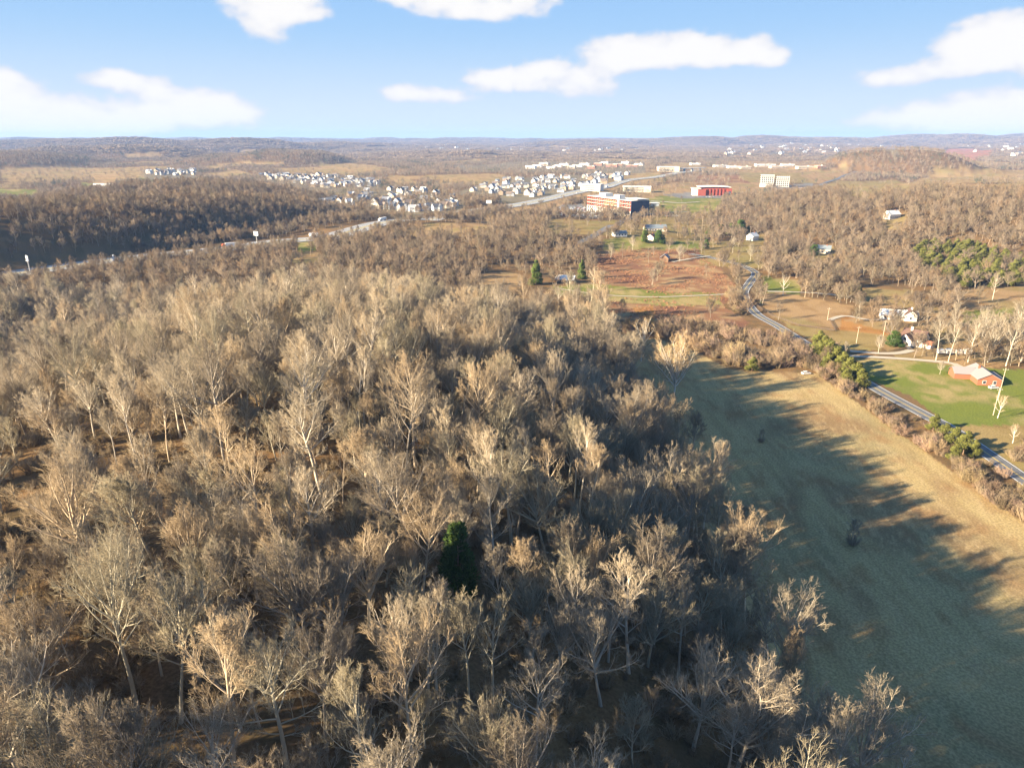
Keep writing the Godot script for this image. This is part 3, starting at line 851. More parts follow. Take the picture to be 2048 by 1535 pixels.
# ------------------------------------------------------------------ terrain
func height(x: float, f: float) -> float:
	var dist := sqrt(x * x + f * f)
	var y := 10.0 * smoothstep(1300, 4000, dist) + 26.0 * smoothstep(4000, 9500, dist) + 58.0 * smoothstep(9000, 12500, dist)
	var a := smoothstep(1800, 6000, dist) * 14.0 + smoothstep(6000, 11000, dist) * 16.0
	if a > 0.0:
		y += a * (sin(x / 310.0 + 1.3 * sin(f / 520.0)) * sin(f / 430.0 + 0.9 * sin(x / 700.0)) + 0.5 * sin(x / 140.0 + f / 260.0)) * 0.7
	var g := smoothstep(380, 700, dist)
	if g > 0.0:
		y += g * 2.5 * sin(x / 95.0 + 0.7) * sin(f / 120.0 + x / 260.0)
	for b in BUMPS:
		var dx: float = x - b[0]
		var df: float = f - b[1]
		var m: float = maxf(b[2], b[3])
		if absf(dx) > m or absf(df) > m:
			continue
		if b[4] != 0:
			var co := cos(deg_to_rad(b[4]))
			var si := sin(deg_to_rad(b[4]))
			var q := dx * co + df * si
			df = -dx * si + df * co
			dx = q
		var r: float = pow(absf(dx) / b[2], 2.3) + pow(absf(df) / b[3], 2.3)
		if r < 1.0:
			y += b[5] * pow(1.0 - r, b[6])
	return y

func ground_at(x: float, f: float, lift := 0.0) -> Vector3:
	return Vector3(x, height(x, f) + lift, -f)

func read_land() -> void:
	for p in LAND:
		var q := PackedVector2Array()
		for k in range(0, p[2].size(), 2):
			q.append(Vector2(p[2][k], p[2][k + 1]))
		var box := Rect2(q[0], Vector2.ZERO)
		for w in q:
			box = box.expand(w)
		polys.append([p[0], p[1], q, box])
	polys.reverse()

func land(x: float, f: float) -> Array:            # [what grows, how many trees]
	var p := Vector2(x, f)
	for q in polys:
		if q[3].has_point(p) and Geometry2D.is_point_in_polygon(p, q[2]):
			return q
	if x * x + f * f > 2250000.0 and noise.get_noise_2d(x * 0.22 + 500.0, f * 0.13) > (0.17 if x * x + f * f < 14000000.0 else 0.3) and height(x, f) < (20.0 if x * x + f * f < 16000000.0 else 45.0):
		return ["gold", 0.04]
	return []

const COVER := {
	"wood": [0.22, 0.145, 0.08], "hay": [0.36, 0.27, 0.12], "gold": [0.44, 0.31, 0.155], "lawn": [0.22, 0.235, 0.06], "lawn2": [0.20, 0.235, 0.055],
	"russet": [0.30, 0.165, 0.095], "tan": [0.42, 0.285, 0.15], "orange": [0.46, 0.24, 0.09], "earth": [0.46, 0.31, 0.16], "redearth": [0.5, 0.23, 0.13],
	"suburb": [0.25, 0.215, 0.15], "lot": [0.26, 0.25, 0.24], "field": [0.50, 0.38, 0.185], "far": [0.13, 0.115, 0.085],
}

func cover_color(x: float, f: float) -> Color:
	var q := land(x, f)
	var what: String = "wood" if q.is_empty() else q[0]
	var k: Array = COVER[what]
	var c := Vector3(k[0], k[1], k[2])
	var a := noise.get_noise_2d(x, f)
	var b := fine.get_noise_2d(x, f)
	match what:
		"wood":
			c = c.lerp(Vector3(0.30, 0.18, 0.085), clampf(a * 1.2 + 0.2, 0, 1))
			c = c.lerp(Vector3(0.12, 0.10, 0.06), clampf(b * 1.5, 0, 0.6))
		"field":      # mown hay: straw, greener patches, brown stubble, faint mowing tracks along its length
			var green := clampf(noise.get_noise_2d(x * 1.1 + 300, f * 0.7) * 2.2 + b * 0.5 + 0.25, 0, 0.7)
			c = c.lerp(Vector3(0.33, 0.275, 0.145), green)
			c = c.lerp(Vector3(0.29, 0.18, 0.10), clampf(fine.get_noise_2d(x * 0.45 - f * 0.06, f * 0.2 + x * 0.08) * 1.6 + a * 0.9, 0, 0.7))
			c = c.lerp(Vector3(0.36, 0.21, 0.10), clampf(fine.get_noise_2d(x * 0.9 + 50, f * 0.7) * 1.8 - 0.25, 0, 0.6))
			c = c.lerp(Vector3(0.30, 0.20, 0.10), clampf(fine.get_noise_2d(x * 2.6 + f * 0.2, f * 0.3) * 0.9, 0, 0.28))
			c = c.lerp(Vector3(0.62, 0.47, 0.25), clampf(fine.get_noise_2d(x * 3.7 + 90, f * 0.4) * 0.7 + fine.get_noise_2d(x * 6.0, f * 6.0) * 0.7, 0, 0.4))
		"lawn", "lawn2":
			c = c.lerp(Vector3(0.44, 0.34, 0.16), clampf(a * 1.8 + b * 1.5 + (0.1 if what == "lawn" else 0.05), 0, 0.9))
			c = c.lerp(Vector3(0.16, 0.20, 0.05), clampf(b * 1.2 - a, 0, 0.5))
		"russet":
			c = c.lerp(Vector3(0.46, 0.32, 0.17), clampf(fine.get_noise_2d(x * 0.5, f * 0.9) * 2.4 + 0.15, 0, 0.9))
			c = c.lerp(Vector3(0.21, 0.10, 0.07), clampf(a * 1.8, 0, 0.8))
		"suburb", "lot":
			c = c.lerp(Vector3(0.30, 0.25, 0.13), clampf(a + b, 0, 0.8)) if what == "suburb" else c * (1.0 + 0.25 * b)
		_:
			c = c.lerp(c * Vector3(0.72, 0.66, 0.62), clampf(fine.get_noise_2d(x * 0.8, f * 0.8) * 1.6 + 0.1, 0, 0.8))
			c = c.lerp(Vector3(0.25, 0.24, 0.09), clampf(a * 1.2, 0, 0.45))
	return Color(c.x, c.y, c.z) * 0.85

func noise_image(size: int, freq: float, lo: float, hi: float, seed_: int, normal := false) -> ImageTexture:
	var n := FastNoiseLite.new()
	n.seed = seed_
	n.frequency = freq
	n.fractal_octaves = 7
	n.fractal_gain = 0.62
	var im := n.get_seamless_image(size, size)
	if normal:
		im.convert(Image.FORMAT_RGBA8)
		im.bump_map_to_normal_map(1.2)
	else:
		im.convert(Image.FORMAT_RGBA8)
		im.adjust_bcs(1.0, hi - lo, 1.0)
		im.adjust_bcs(lo + hi, 1.0, 1.0)
	return ImageTexture.create_from_image(im)

func build_ground() -> void:
	var az := PackedFloat32Array()
	var a := -41.0
	while a < 41.0:
		az.append(a)
		a += 0.17
	while a < 319.0:
		az.append(a)
		a += 5.6
	var rr := PackedFloat32Array([6.0, 14.0, 24.0, 36.0, 48.0])
	var r := 58.0
	while r < 14500.0:
		rr.append(r)
		r *= 1.0 + clampf(3.0 * r / 150150.0, 0.0085, 0.02)
	var cols := az.size()
	var rows := rr.size()
	var s := Shape.new()
	s.v.resize(cols * rows + 1); s.n.resize(cols * rows + 1); s.c.resize(cols * rows + 1)
	for j in rows:
		for k in cols:
			var t := deg_to_rad(az[k])
			var x := sin(t) * rr[j]
			var f := cos(t) * rr[j]
			s.v[j * cols + k] = Vector3(x, height(x, f), -f)
			s.c[j * cols + k] = cover_color(x, f)
	var top := cols * rows
	s.v[top] = Vector3(0, height(0, 0), 0)
	s.c[top] = s.c[0]
	s.n[top] = Vector3.UP
	for j in rows:
		for k in cols:
			var du := s.v[j * cols + (k + 1) % cols] - s.v[j * cols + (k + cols - 1) % cols]
			var dv := s.v[mini(j + 1, rows - 1) * cols + k] - s.v[maxi(j - 1, 0) * cols + k]
			s.n[j * cols + k] = du.cross(dv).normalized()
	for j in rows - 1:
		for k in cols:
			var p := j * cols + k
			var q := j * cols + (k + 1) % cols
			s.ix.append(p); s.ix.append(p + cols); s.ix.append(q)
			s.ix.append(q); s.ix.append(p + cols); s.ix.append(q + cols)
	for k in cols:
		s.ix.append(top); s.ix.append(k); s.ix.append((k + 1) % cols)
	var m := StandardMaterial3D.new()
	m.vertex_color_use_as_albedo = true
	m.albedo_texture = noise_image(1024, 0.05, 0.76, 0.96, 11)
	m.uv1_triplanar = true
	m.uv1_world_triplanar = true
	m.uv1_scale = Vector3.ONE * 0.021
	m.roughness = 1.0
	m.metallic_specular = 0.1
	m.normal_enabled = true
	m.normal_texture = noise_image(512, 0.08, 0, 1, 12, true)
	m.normal_scale = 0.25
	var o := piece("ground", s.mesh(m), null, self)
	tag(o, "rolling winter ground of leaf litter, mown hay and dry pasture", "", "", "structure")

# a ribbon along the ground: road, marking, drive
func ribbon(pts: Array, width: float, lift: float, side := 0.0, step := 4.0) -> Shape:
	var cv := Curve2D.new()
	for k in range(0, pts.size(), 2):
		cv.add_point(Vector2(pts[k], pts[k + 1]))
	var m := cv.point_count
	for k in range(1, m - 1):
		var t := (cv.get_point_position(k + 1) - cv.get_point_position(k - 1)) * 0.17
		cv.set_point_in(k, -t)
		cv.set_point_out(k, t)
	cv.bake_interval = 1.0
	var l := cv.get_baked_length()
	var s := Shape.new()
	var cnt := maxi(int(l / step), 2)
	for j in cnt + 1:
		var p := cv.sample_baked(l * j / cnt, true)
		var d := (cv.sample_baked(minf(l * j / cnt + 1.0, l), true) - cv.sample_baked(maxf(l * j / cnt - 1.0, 0.0), true)).normalized()
		var w := Vector2(d.y, -d.x)
		var far := 0.0004 * p.length()
		for e in [-0.5, 0.5]:
			var q: Vector2 = p + w * (e * width + side)
			s.v.append(ground_at(q.x, q.y, lift + far)); s.n.append(Vector3.UP); s.c.append(Color.WHITE)
	for j in cnt:
		var k := j * 2
		s.ix.append(k); s.ix.append(k + 2); s.ix.append(k + 1)
		s.ix.append(k + 1); s.ix.append(k + 2); s.ix.append(k + 3)
	return s


# ------------------------------------------------------------------ plants
func across(d: Vector3) -> Vector3:
	var q := Vector3(rng.randf_range(-1, 1), rng.randf_range(-1, 1), rng.randf_range(-1, 1))
	return (q - d * q.dot(d)).normalized()

func bow(p: Vector3, d: Vector3, l: float, parts: int, rise: float, wob: float) -> PackedVector3Array:
	var o := PackedVector3Array([p])
	for k in parts:
		d = (d + Vector3.UP * rise / parts + across(d) * wob).normalized()
		p += d * l / parts
		o.append(p)
	return o

func on_path(o: PackedVector3Array, t: float) -> Array:
	var m := o.size() - 1
	var k := clampi(int(t * m), 0, m - 1)
	return [o[k].lerp(o[k + 1], t * m - k), (o[k + 1] - o[k]).normalized()]

# a bare broadleaf tree: [wood, twigs]
func bare_tree(t: Dictionary) -> Array:
	var wood := Shape.new()
	var twig := Shape.new()
	wood.tint = t.wood
	twig.tint = t.twig
	var h: float = t.h
	var rad: float = t.r
	var mid: float = h * (1.0 + t.bottom) * 0.5
	var half: float = h * (1.0 - t.bottom) * 0.5
	var trunk := bow(Vector3(0, -0.6, 0), (Vector3.UP + across(Vector3.UP) * t.get("lean", 0.05)).normalized(), h * t.trunk, 7, 0.15, 0.05)
	wood.tube(trunk, t.thick, t.thick * 0.32, t.get("sides", 6))
	var nl: int = t.nl
	for k in nl:
		var s := (k + rng.randf()) / nl
		var at := on_path(trunk, lerpf(t.from, 0.99, s))
		var az := k * 2.4 + rng.randf_range(-0.5, 0.5)
		var inc := deg_to_rad(lerpf(t.low, t.high, s) + rng.randf_range(-8, 8))
		var d := Vector3(sin(inc) * cos(az), cos(inc), sin(inc) * sin(az))
		# how far to the outline of the crown
		var q := Vector3(at[0].x / rad, (at[0].y - mid) / half, at[0].z / rad)
		var e := Vector3(d.x / rad, d.y / half, d.z / rad)
		var bq := q.dot(e)
		var disc := bq * bq - e.dot(e) * (q.dot(q) - 1.0)
		var l := rad * 0.6
		if disc > 0.0:
			l = maxf((-bq + sqrt(disc)) / e.dot(e), rad * 0.45)
		l *= rng.randf_range(0.78, 1.04)
		var limb := bow(at[0], d, l, 6, t.rise, 0.10)
		var r0: float = clampf(t.thick * 0.56 * l / (h * 0.5), t.thick * 0.22, t.thick * 0.6)
		wood.tube(limb, r0, r0 * 0.15, 4)
		for j in t.n2:
			var u: float = lerpf(0.22, 1.0, (j + rng.randf()) / t.n2)
			var a2 := on_path(limb, u)
			var d2: Vector3 = (a2[1] * 0.9 + across(a2[1]) * 0.8 + Vector3.UP * 0.15).normalized()
			var l2: float = maxf(l * (0.52 - 0.30 * u), 0.9) * rng.randf_range(0.7, 1.2)
			var r2: float = maxf(r0 * (1.0 - 0.8 * u) * 0.45, t.tw * 1.3)
			var br := bow(a2[0], d2, l2, 3, 0.5, 0.16)
			wood.tube(br, r2, r2 * 0.35, 3)
			for m in t.n3:
				var w: float = lerpf(0.2, 1.0, (m + rng.randf()) / t.n3)
				var a3 := on_path(br, w)
				var d3: Vector3 = (a3[1] * 0.9 + across(a3[1]) * 0.75 + Vector3.UP * 0.28).normalized()
				var l3: float = maxf(l2 * (0.62 - 0.3 * w), 0.5) * rng.randf_range(0.7, 1.25)
				twig.spike(a3[0], d3, l3, t.tw * 1.25)
				for x in t.n4:
					var y: float = (x + rng.randf()) / t.n4
					var d4: Vector3 = (d3 * 0.9 + across(d3) * 0.7 + Vector3.UP * 0.25).normalized()
					twig.spike(a3[0] + d3 * l3 * lerpf(0.15, 0.9, y), d4, maxf(l3 * 0.62, 0.35) * rng.randf_range(0.7, 1.3), t.tw)
	return [wood, twig]

# a cedar or pine: [trunk, foliage]
func evergreen(h: float, rad: float, sprays: int, size: float, pointed: float, dark: Color, light: Color) -> Array:
	var wood := Shape.new()
	var leaf := Shape.new()
	wood.tube(PackedVector3Array([Vector3(0, -0.5, 0), Vector3(0.1, h * 0.5, 0), Vector3(0, h * 0.93, 0.05)]), h * 0.02, 0.04, 6)
	for k in 26:
		var y := rng.randf_range(0.12, 0.9)
		var a := k * 2.4
		var l := rad * pow(1.0 - y, pointed) * 0.8
		wood.spike(Vector3(0, h * y, 0), Vector3(cos(a), 0.35, sin(a)).normalized(), l, 0.06)
	var lobes := []
	for k in 34:
		var y := rng.randf_range(0.08, 0.97)
		var a := rng.randf() * TAU
		var l := rad * pow(1.0 - y, pointed) * rng.randf_range(0.45, 0.85)
		lobes.append([Vector3(cos(a) * l, h * y, sin(a) * l), rad * lerpf(0.42, 0.16, y) * rng.randf_range(0.8, 1.2)])
	for k in sprays:
		var b: Array = lobes[rng.randi() % lobes.size()]
		var d := across(Vector3.UP)
		d = Vector3(rng.randfn(), rng.randfn() * 0.8, rng.randfn()).normalized()
		var p: Vector3 = b[0] + d * b[1] * rng.randf_range(0.55, 1.0)
		leaf.tint = dark.lerp(light, rng.randf())
		leaf.spike(p, (d + Vector3(p.x, 0, p.z).normalized() * 0.5 + Vector3.UP * 0.55).normalized(), size * rng.randf_range(0.7, 1.3), size * 0.2)
	return [wood, leaf]

# a many-stemmed bush of twigs
func bush(h: float, rad: float, stems: int, twigs: int, tw: float) -> Shape:
	var s := Shape.new()
	for k in stems:
		var a := rng.randf() * TAU
		var o := rng.randf() * 0.4 * rad
		var d := Vector3(cos(a) * rng.randf_range(0.1, 0.9), 1.0, sin(a) * rng.randf_range(0.1, 0.9)).normalized()
		var l := h * rng.randf_range(0.6, 1.05)
		var p := bow(Vector3(cos(a) * o, -0.2, sin(a) * o), d, l, 3, 0.2, 0.15)
		s.tube(p, tw * 1.6, tw * 0.5, 3)
		for j in twigs:
			var q := on_path(p, rng.randf_range(0.3, 1.0))
			s.spike(q[0], (q[1] * 0.8 + across(q[1]) * 0.9 + Vector3.UP * 0.2).normalized(), l * rng.randf_range(0.15, 0.4), tw)
	return s

# ------------------------------------------------------------------ the woods
const TINTS := [[1.0, 1.0, 1.0], [1.22, 1.2, 1.18], [0.74, 0.72, 0.72], [1.1, 1.0, 0.88], [0.92, 0.94, 0.88]]
const TINT_WORDS := ["tan brown", "pale grey", "dark grey brown", "pinkish tan", "olive grey"]
const WOOD := Color(0.42, 0.375, 0.31)
const TWIG := Color(0.262, 0.218, 0.158)
const SHADED_BROWN_WOOD := Color(0.25, 0.21, 0.165)      # browner woods beyond the near hill, also darkened to paint in twig self-shadowing
const SHADED_BROWN_TWIG := Color(0.178, 0.14, 0.10)
var bark := []
var twigs := []
var near_kinds := []      # [wood mesh, twig mesh, joined mesh, height, crown radius]
var mid_kinds := []
var far_kinds := []
var clump_kinds := []
var many: StandardMaterial3D

func to_frame(p: Vector3) -> Vector3:        # where a point falls in the frame: x, y from 0 to 1, z the depth
	var q := cam.global_transform.affine_inverse() * p
	var t := tan(deg_to_rad(cam.fov) * 0.5)
	return Vector3(0.5 + 0.5 * q.x / (-q.z * t * 1024.0 / 767.0), 0.5 - 0.5 * q.y / (-q.z * t), -q.z)

func make_kinds() -> void:
	for k in TINTS.size():
		var t: Array = TINTS[k]
		bark.append(paint("bark%d" % k, WOOD.r * t[0], WOOD.g * t[1], WOOD.b * t[2], 0.95))
		twigs.append(paint("twig%d" % k, TWIG.r * t[0], TWIG.g * t[1], TWIG.b * t[2], 0.95))
	many = paint("many", 1, 1, 1, 0.95, true)
	var forms := [
		{"h": 22.0, "r": 6.2, "bottom": 0.36, "trunk": 0.86, "thick": 0.30, "from": 0.36, "low": 62.0, "high": 12.0, "rise": 0.55},
		{"h": 19.0, "r": 6.8, "bottom": 0.34, "trunk": 0.50, "thick": 0.34, "from": 0.62, "low": 48.0, "high": 8.0, "rise": 0.35},
		{"h": 24.0, "r": 5.4, "bottom": 0.40, "trunk": 0.92, "thick": 0.28, "from": 0.42, "low": 58.0, "high": 10.0, "rise": 0.7},
		{"h": 17.0, "r": 6.0, "bottom": 0.30, "trunk": 0.62, "thick": 0.27, "from": 0.45, "low": 56.0, "high": 10.0, "rise": 0.45},
		{"h": 21.0, "r": 7.4, "bottom": 0.38, "trunk": 0.55, "thick": 0.38, "from": 0.6, "low": 60.0, "high": 10.0, "rise": 0.3},
		{"h": 14.0, "r": 4.0, "bottom": 0.30, "trunk": 0.8, "thick": 0.17, "from": 0.35, "low": 50.0, "high": 10.0, "rise": 0.6},
		{"h": 23.0, "r": 6.6, "bottom": 0.45, "trunk": 0.7, "thick": 0.33, "from": 0.6, "low": 55.0, "high": 12.0, "rise": 0.4},
	]
	forms.append({"h": 25.0, "r": 7.0, "bottom": 0.42, "trunk": 0.8, "thick": 0.36, "from": 0.5, "low": 70.0, "high": 14.0, "rise": 0.25})
	forms.append({"h": 18.0, "r": 5.0, "bottom": 0.28, "trunk": 0.45, "thick": 0.26, "from": 0.5, "low": 38.0, "high": 5.0, "rise": 0.2})
	forms.append({"h": 20.0, "r": 4.4, "bottom": 0.5, "trunk": 0.9, "thick": 0.22, "from": 0.55, "low": 50.0, "high": 10.0, "rise": 0.9})
	for t in forms:
		t.merge({"nl": 15, "n2": 9, "n3": 6, "n4": 7, "tw": 0.018, "wood": Color.WHITE, "twig": Color.WHITE}, true)
		if t.h < 15.0:
			t.nl = 11
		var w := bare_tree(t)
		var joined := Shape.new()
		w[0].c.fill(WOOD)
		w[1].c.fill(TWIG)
		joined.add(w[0])
		joined.add(w[1])
		near_kinds.append([w[0].mesh(null, false), w[1].mesh(null, false), joined.mesh(many), t.h, t.r])
	for t in forms.slice(0, 5):
		t.merge({"nl": 12, "n2": 7, "n3": 6, "n4": 4, "tw": 0.05, "wood": SHADED_BROWN_WOOD, "twig": SHADED_BROWN_TWIG, "sides": 4, "bottom": t.bottom - 0.14, "from": t.from * 0.7}, true)
		var w := bare_tree(t)
		w[0].add(w[1])
		mid_kinds.append([w[0].mesh(many), t.h, t.r])
	for t in forms.slice(0, 5):
		t.merge({"nl": 8, "n2": 4, "n3": 4, "n4": 1, "tw": 0.14, "wood": SHADED_BROWN_WOOD, "twig": SHADED_BROWN_TWIG, "sides": 3, "bottom": t.bottom - 0.1}, true)
		var w := bare_tree(t)
		w[0].add(w[1])
		far_kinds.append([w[0].mesh(many), t.h, t.r])
	for k in 4:      # a knot of a dozen trees for the far slopes
		var s := Shape.new()
		s.tint = SHADED_BROWN_TWIG
		for j in 16:
			var p := Vector3(rng.randf_range(-21, 21), 0, rng.randf_range(-21, 21))
			var h := rng.randf_range(9, 15)
			var r := rng.randf_range(4.5, 7)
			s.tint = SHADED_BROWN_TWIG * rng.randf_range(0.8, 1.15)
			for q in 34:
				var d := Vector3(rng.randfn() * 0.8, rng.randf_range(0.1, 1.6), rng.randfn() * 0.8).normalized()
				s.spike(p + Vector3(0, h * 0.45, 0) + d * r * 0.35, d, r * rng.randf_range(0.6, 0.95), 0.55)
		clump_kinds.append(s.mesh(many))

func scatter(called: String, label: String, meshes: Array, spots: Array, category := "woodland") -> void:
	# spots: [kind, Transform3D, Color]
	var o := base(called, Vector3.ZERO)
	tag(o, label, category, "", "stuff")
	for k in meshes.size():
		var mine := spots.filter(func(s): return s[0] == k)
		if mine.is_empty(): continue
		var mm := MultiMesh.new()
		mm.transform_format = MultiMesh.TRANSFORM_3D
		mm.use_colors = true
		mm.mesh = meshes[k]
		mm.instance_count = mine.size()
		for j in mine.size():
			mm.set_instance_transform(j, mine[j][1])
			mm.set_instance_color(j, mine[j][2])
		var i := MultiMeshInstance3D.new()
		i.multimesh = mm
		i.name = "trees"
		tag(i, "", "", "", "stuff")
		o.add_child(i, true)

func stand(x: float, f: float, scale: float, lean := 0.05) -> Transform3D:
	var b := Basis(Vector3(rng.randfn() * lean, 1, rng.randfn() * lean).normalized(), rng.randf() * TAU)
	b = b.scaled(Vector3(scale * rng.randf_range(0.9, 1.12), scale * rng.randf_range(0.88, 1.12), scale * rng.randf_range(0.9, 1.12)))
	return Transform3D(b, ground_at(x, f, -0.15))

func pick_tint(x: float, f: float) -> int:
	var a := noise.get_noise_2d(x * 3.0 + 400, f * 3.0) + rng.randfn() * 0.35
	if a > 0.42: return 1
	if a > 0.12: return 0
	if a > -0.12: return 3
	if a > -0.4: return 4
	return 2

func shade_of(k: int) -> Color:
	var t: Array = TINTS[k]
	var g := rng.randf_range(0.88, 1.12)
	return Color(t[0] * g, t[1] * g, t[2] * g)

func near_wood() -> void:
	var all := []
	var f := -70.0
	while f < 500.0:
		var x := -400.0
		while x < 62.0:
			var px := x + rng.randf_range(-2.7, 2.7)
			var pf := f + rng.randf_range(-2.7, 2.7)
			x += 6.6
			if absf(px) > 0.8 * pf + 110.0 or px > 56.0 + 3.0 * sin(pf * 0.11):
				continue
			if px * px + pf * pf < 400.0:
				continue
			if absf(px + 8.5) < 6.0 and pf > 84.0 and pf < 107.0:
				continue
			if ((pf < 40.0) or (pf < 78.0 and px > 5.0)) and rng.randf() < 0.5:
				continue
			if pf > 440.0 and px > -70.0:
				continue
			var open_slope := exp(-(pow((px + 100.0) / 40.0, 2.0) + pow((pf - 122.0) / 30.0, 2.0)))
			if rng.randf() < open_slope * 0.8:
				continue
			var thin := noise.get_noise_2d(px * 2.0, pf * 2.0 + 900.0)
			if rng.randf() < 0.06 + 0.5 * clampf(thin * 1.6, 0, 0.8):
				continue
			var q := land(px, pf)
			if not q.is_empty() and rng.randf() > q[1]:
				continue
			var kind := rng.randi() % near_kinds.size()
			var s := rng.randf_range(0.62, 1.12)
			if px > 34.0: s *= 1.18
			all.append([kind, stand(px, pf, s), pick_tint(px, pf), px, pf])
		f += 6.6
	var seen := []
	for t in all:
		var p := to_frame(t[1].origin + Vector3(0, near_kinds[t[0]][3] * 0.62, 0))
		t.append(p)
		if p.z > 5.0 and p.x > -0.01 and p.x < 1.01 and p.y > 0.1 and p.y < 1.02:
			seen.append(t)
	seen.sort_custom(func(a, b): return a[5].z < b[5].z)
	seen = seen.slice(0, 300)
	var own := {}
	for t in seen:
		own[t] = true
	# rows of the wood, from the bottom of the view upwards, each counted from the left
	var rows := {}
	for t in seen:
		var edge: bool = t[3] > 47.0
		var key := -1 if edge else int((1.02 - t[5].y) / 0.05)
		if not rows.has(key): rows[key] = []
		rows[key].append(t)
	var keys := rows.keys()
	keys.sort()
	var row := 0
	for key in keys:
		var list: Array = rows[key]
		if key == -1:
			list.sort_custom(func(a, b): return a[4] < b[4])
		else:
			list.sort_custom(func(a, b): return a[5].x < b[5].x)
			row += 1
		for k in list.size():
			var t: Array = list[k]
			var o := base("bare_tree", t[1].origin)
			o.basis = t[1].basis
			piece("trunk", near_kinds[t[0]][0], bark[t[2]], o)
			piece("crown", near_kinds[t[0]][1], twigs[t[2]], o)
			if key == -1:
				tag(o, "%s bare tree fringing the hay field, %s from the near end" % [TINT_WORDS[t[2]], ordinal(k + 1)], "tree", "bare trees of the near wooded hill")
			else:
				tag(o, "%s bare tree, %s from left in the hill wood's %s row upward" % [TINT_WORDS[t[2]], ordinal(k + 1), ordinal(row)], "tree", "bare trees of the near wooded hill")
	var rest := []
	for t in all:
		if not own.has(t):
			var c := shade_of(t[2])
			rest.append([t[0], t[1], c])
	scatter("hill_wood", "dense bare winter wood running back over the near hill", near_kinds.map(func(k): return k[2]), rest)
	print("near trees ", all.size(), " own ", seen.size())

func far_woods() -> void:
	var left := []; var right := []; var middle := []; var distant := []; var slopes := []
	# single trees to 1300 m
	var f := 300.0
	while f < 1350.0:
		var x := -0.8 * f - 60.0
		while x < 0.8 * f + 60.0:
			var px := x + rng.randf_range(-3.6, 3.6)
			var pf := f + rng.randf_range(-3.6, 3.6)
			x += 7.2
			if (px < 62.0 and pf < (505.0 if px < -70.0 else 452.0)): continue
			if px > -25.0 and px < 70.0 and pf < 640.0 and rng.randf() < 0.6: continue
			if pf < 430.0 and px < 200.0: continue
			if on_road(px, pf): continue
			var q := land(px, pf)
			var den: float = 0.86 if q.is_empty() else q[1]
			if q.is_empty():
				den -= 0.5 * clampf(noise.get_noise_2d(px * 1.3 + 70, pf * 1.3) * 2.0, 0, 1)
			if rng.randf() > den * (1.0 if q.is_empty() else 0.5): continue
			var s := rng.randf_range(0.45, 0.76)
			if px > -25.0 and px < 70.0 and pf < 640.0: s *= 0.7
			var tr := stand(px, pf, s)
			tr.basis = tr.basis * Basis.from_scale(Vector3(1.25, 1.0, 1.25))
			var sc := shade_of(pick_tint(px, pf))
			var spot := [rng.randi() % 5, tr, sc]
			if px < -60.0 - 0.0 * pf and px < -437.0 + (pf - 580.0) * 0.68: left.append(spot)
			elif px > 180.0: right.append(spot)
			else: middle.append(spot)
		f += 7.2
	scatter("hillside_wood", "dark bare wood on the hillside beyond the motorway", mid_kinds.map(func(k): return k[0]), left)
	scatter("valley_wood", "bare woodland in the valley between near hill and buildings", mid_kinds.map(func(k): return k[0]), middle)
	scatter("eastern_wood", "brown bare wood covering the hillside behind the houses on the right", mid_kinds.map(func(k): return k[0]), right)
	f = 1350.0
	while f < 3800.0:
		var step := 13.0
		var x := -0.8 * f
		while x < 0.8 * f:
			var px := x + rng.randf_range(-6, 6)
			var pf := f + rng.randf_range(-6, 6)
			x += step
			if on_road(px, pf): continue
			var q := land(px, pf)
			var den: float = 0.86 if q.is_empty() else q[1] * 0.6
			if q.is_empty():
				den -= 0.75 * clampf(noise.get_noise_2d(px * 0.35 + 70, pf * 0.35) * 2.2 - 0.1, 0, 1) * (1.0 if height(px, pf) < 22.0 else 0.0)
			if rng.randf() > den: continue
			var c := shade_of(pick_tint(px, pf))
			if q.is_empty() and noise.get_noise_2d(px * 0.6, pf * 0.6 + 3000) > 0.3: c = Color(c.r * 0.42, c.g * 0.55, c.b * 0.5)
			var tr := stand(px, pf, rng.randf_range(0.5, 0.75))
			tr.basis = tr.basis * Basis.from_scale(Vector3(1.6, 0.85, 1.6))
			distant.append([rng.randi() % 5, tr, c])
		f += step
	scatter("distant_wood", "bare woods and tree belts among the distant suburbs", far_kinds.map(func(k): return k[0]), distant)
	f = 3800.0
	while f < 13500.0:
		var step := 36.0 + (f - 3800.0) * 0.003
		var x := -0.8 * f
		while x < 0.8 * f:
			var px := x + rng.randf_range(-14, 14)
			var pf := f + rng.randf_range(-14, 14)
			x += step
			var q := land(px, pf)
			if not q.is_empty() and rng.randf() > q[1] * 0.6: continue
			if rng.randf() < 0.1: continue
			var c := shade_of(pick_tint(px, pf))
			slopes.append([rng.randi() % 4, stand(px, pf, step / 36.0), c])
		f += step
	scatter("far_hill_wood", "hazy blue brown woods on the hills along the horizon", clump_kinds, slopes)
	print("woods ", left.size(), " ", middle.size(), " ", right.size(), " ", distant.size(), " ", slopes.size())

func on_road(x: float, f: float) -> bool:
	var p := Vector2(x, f)
	for r in ROADS:
		var pts: Array = r[2]
		var w: float = r[1] * 0.5 + r[3]
		for k in range(0, pts.size() - 2, 2):
			var a := Vector2(pts[k], pts[k + 1])
			var b := Vector2(pts[k + 2], pts[k + 3])
			if Geometry2D.get_closest_point_to_segment(p, a, b).distance_to(p) < w:
				return true
	return false

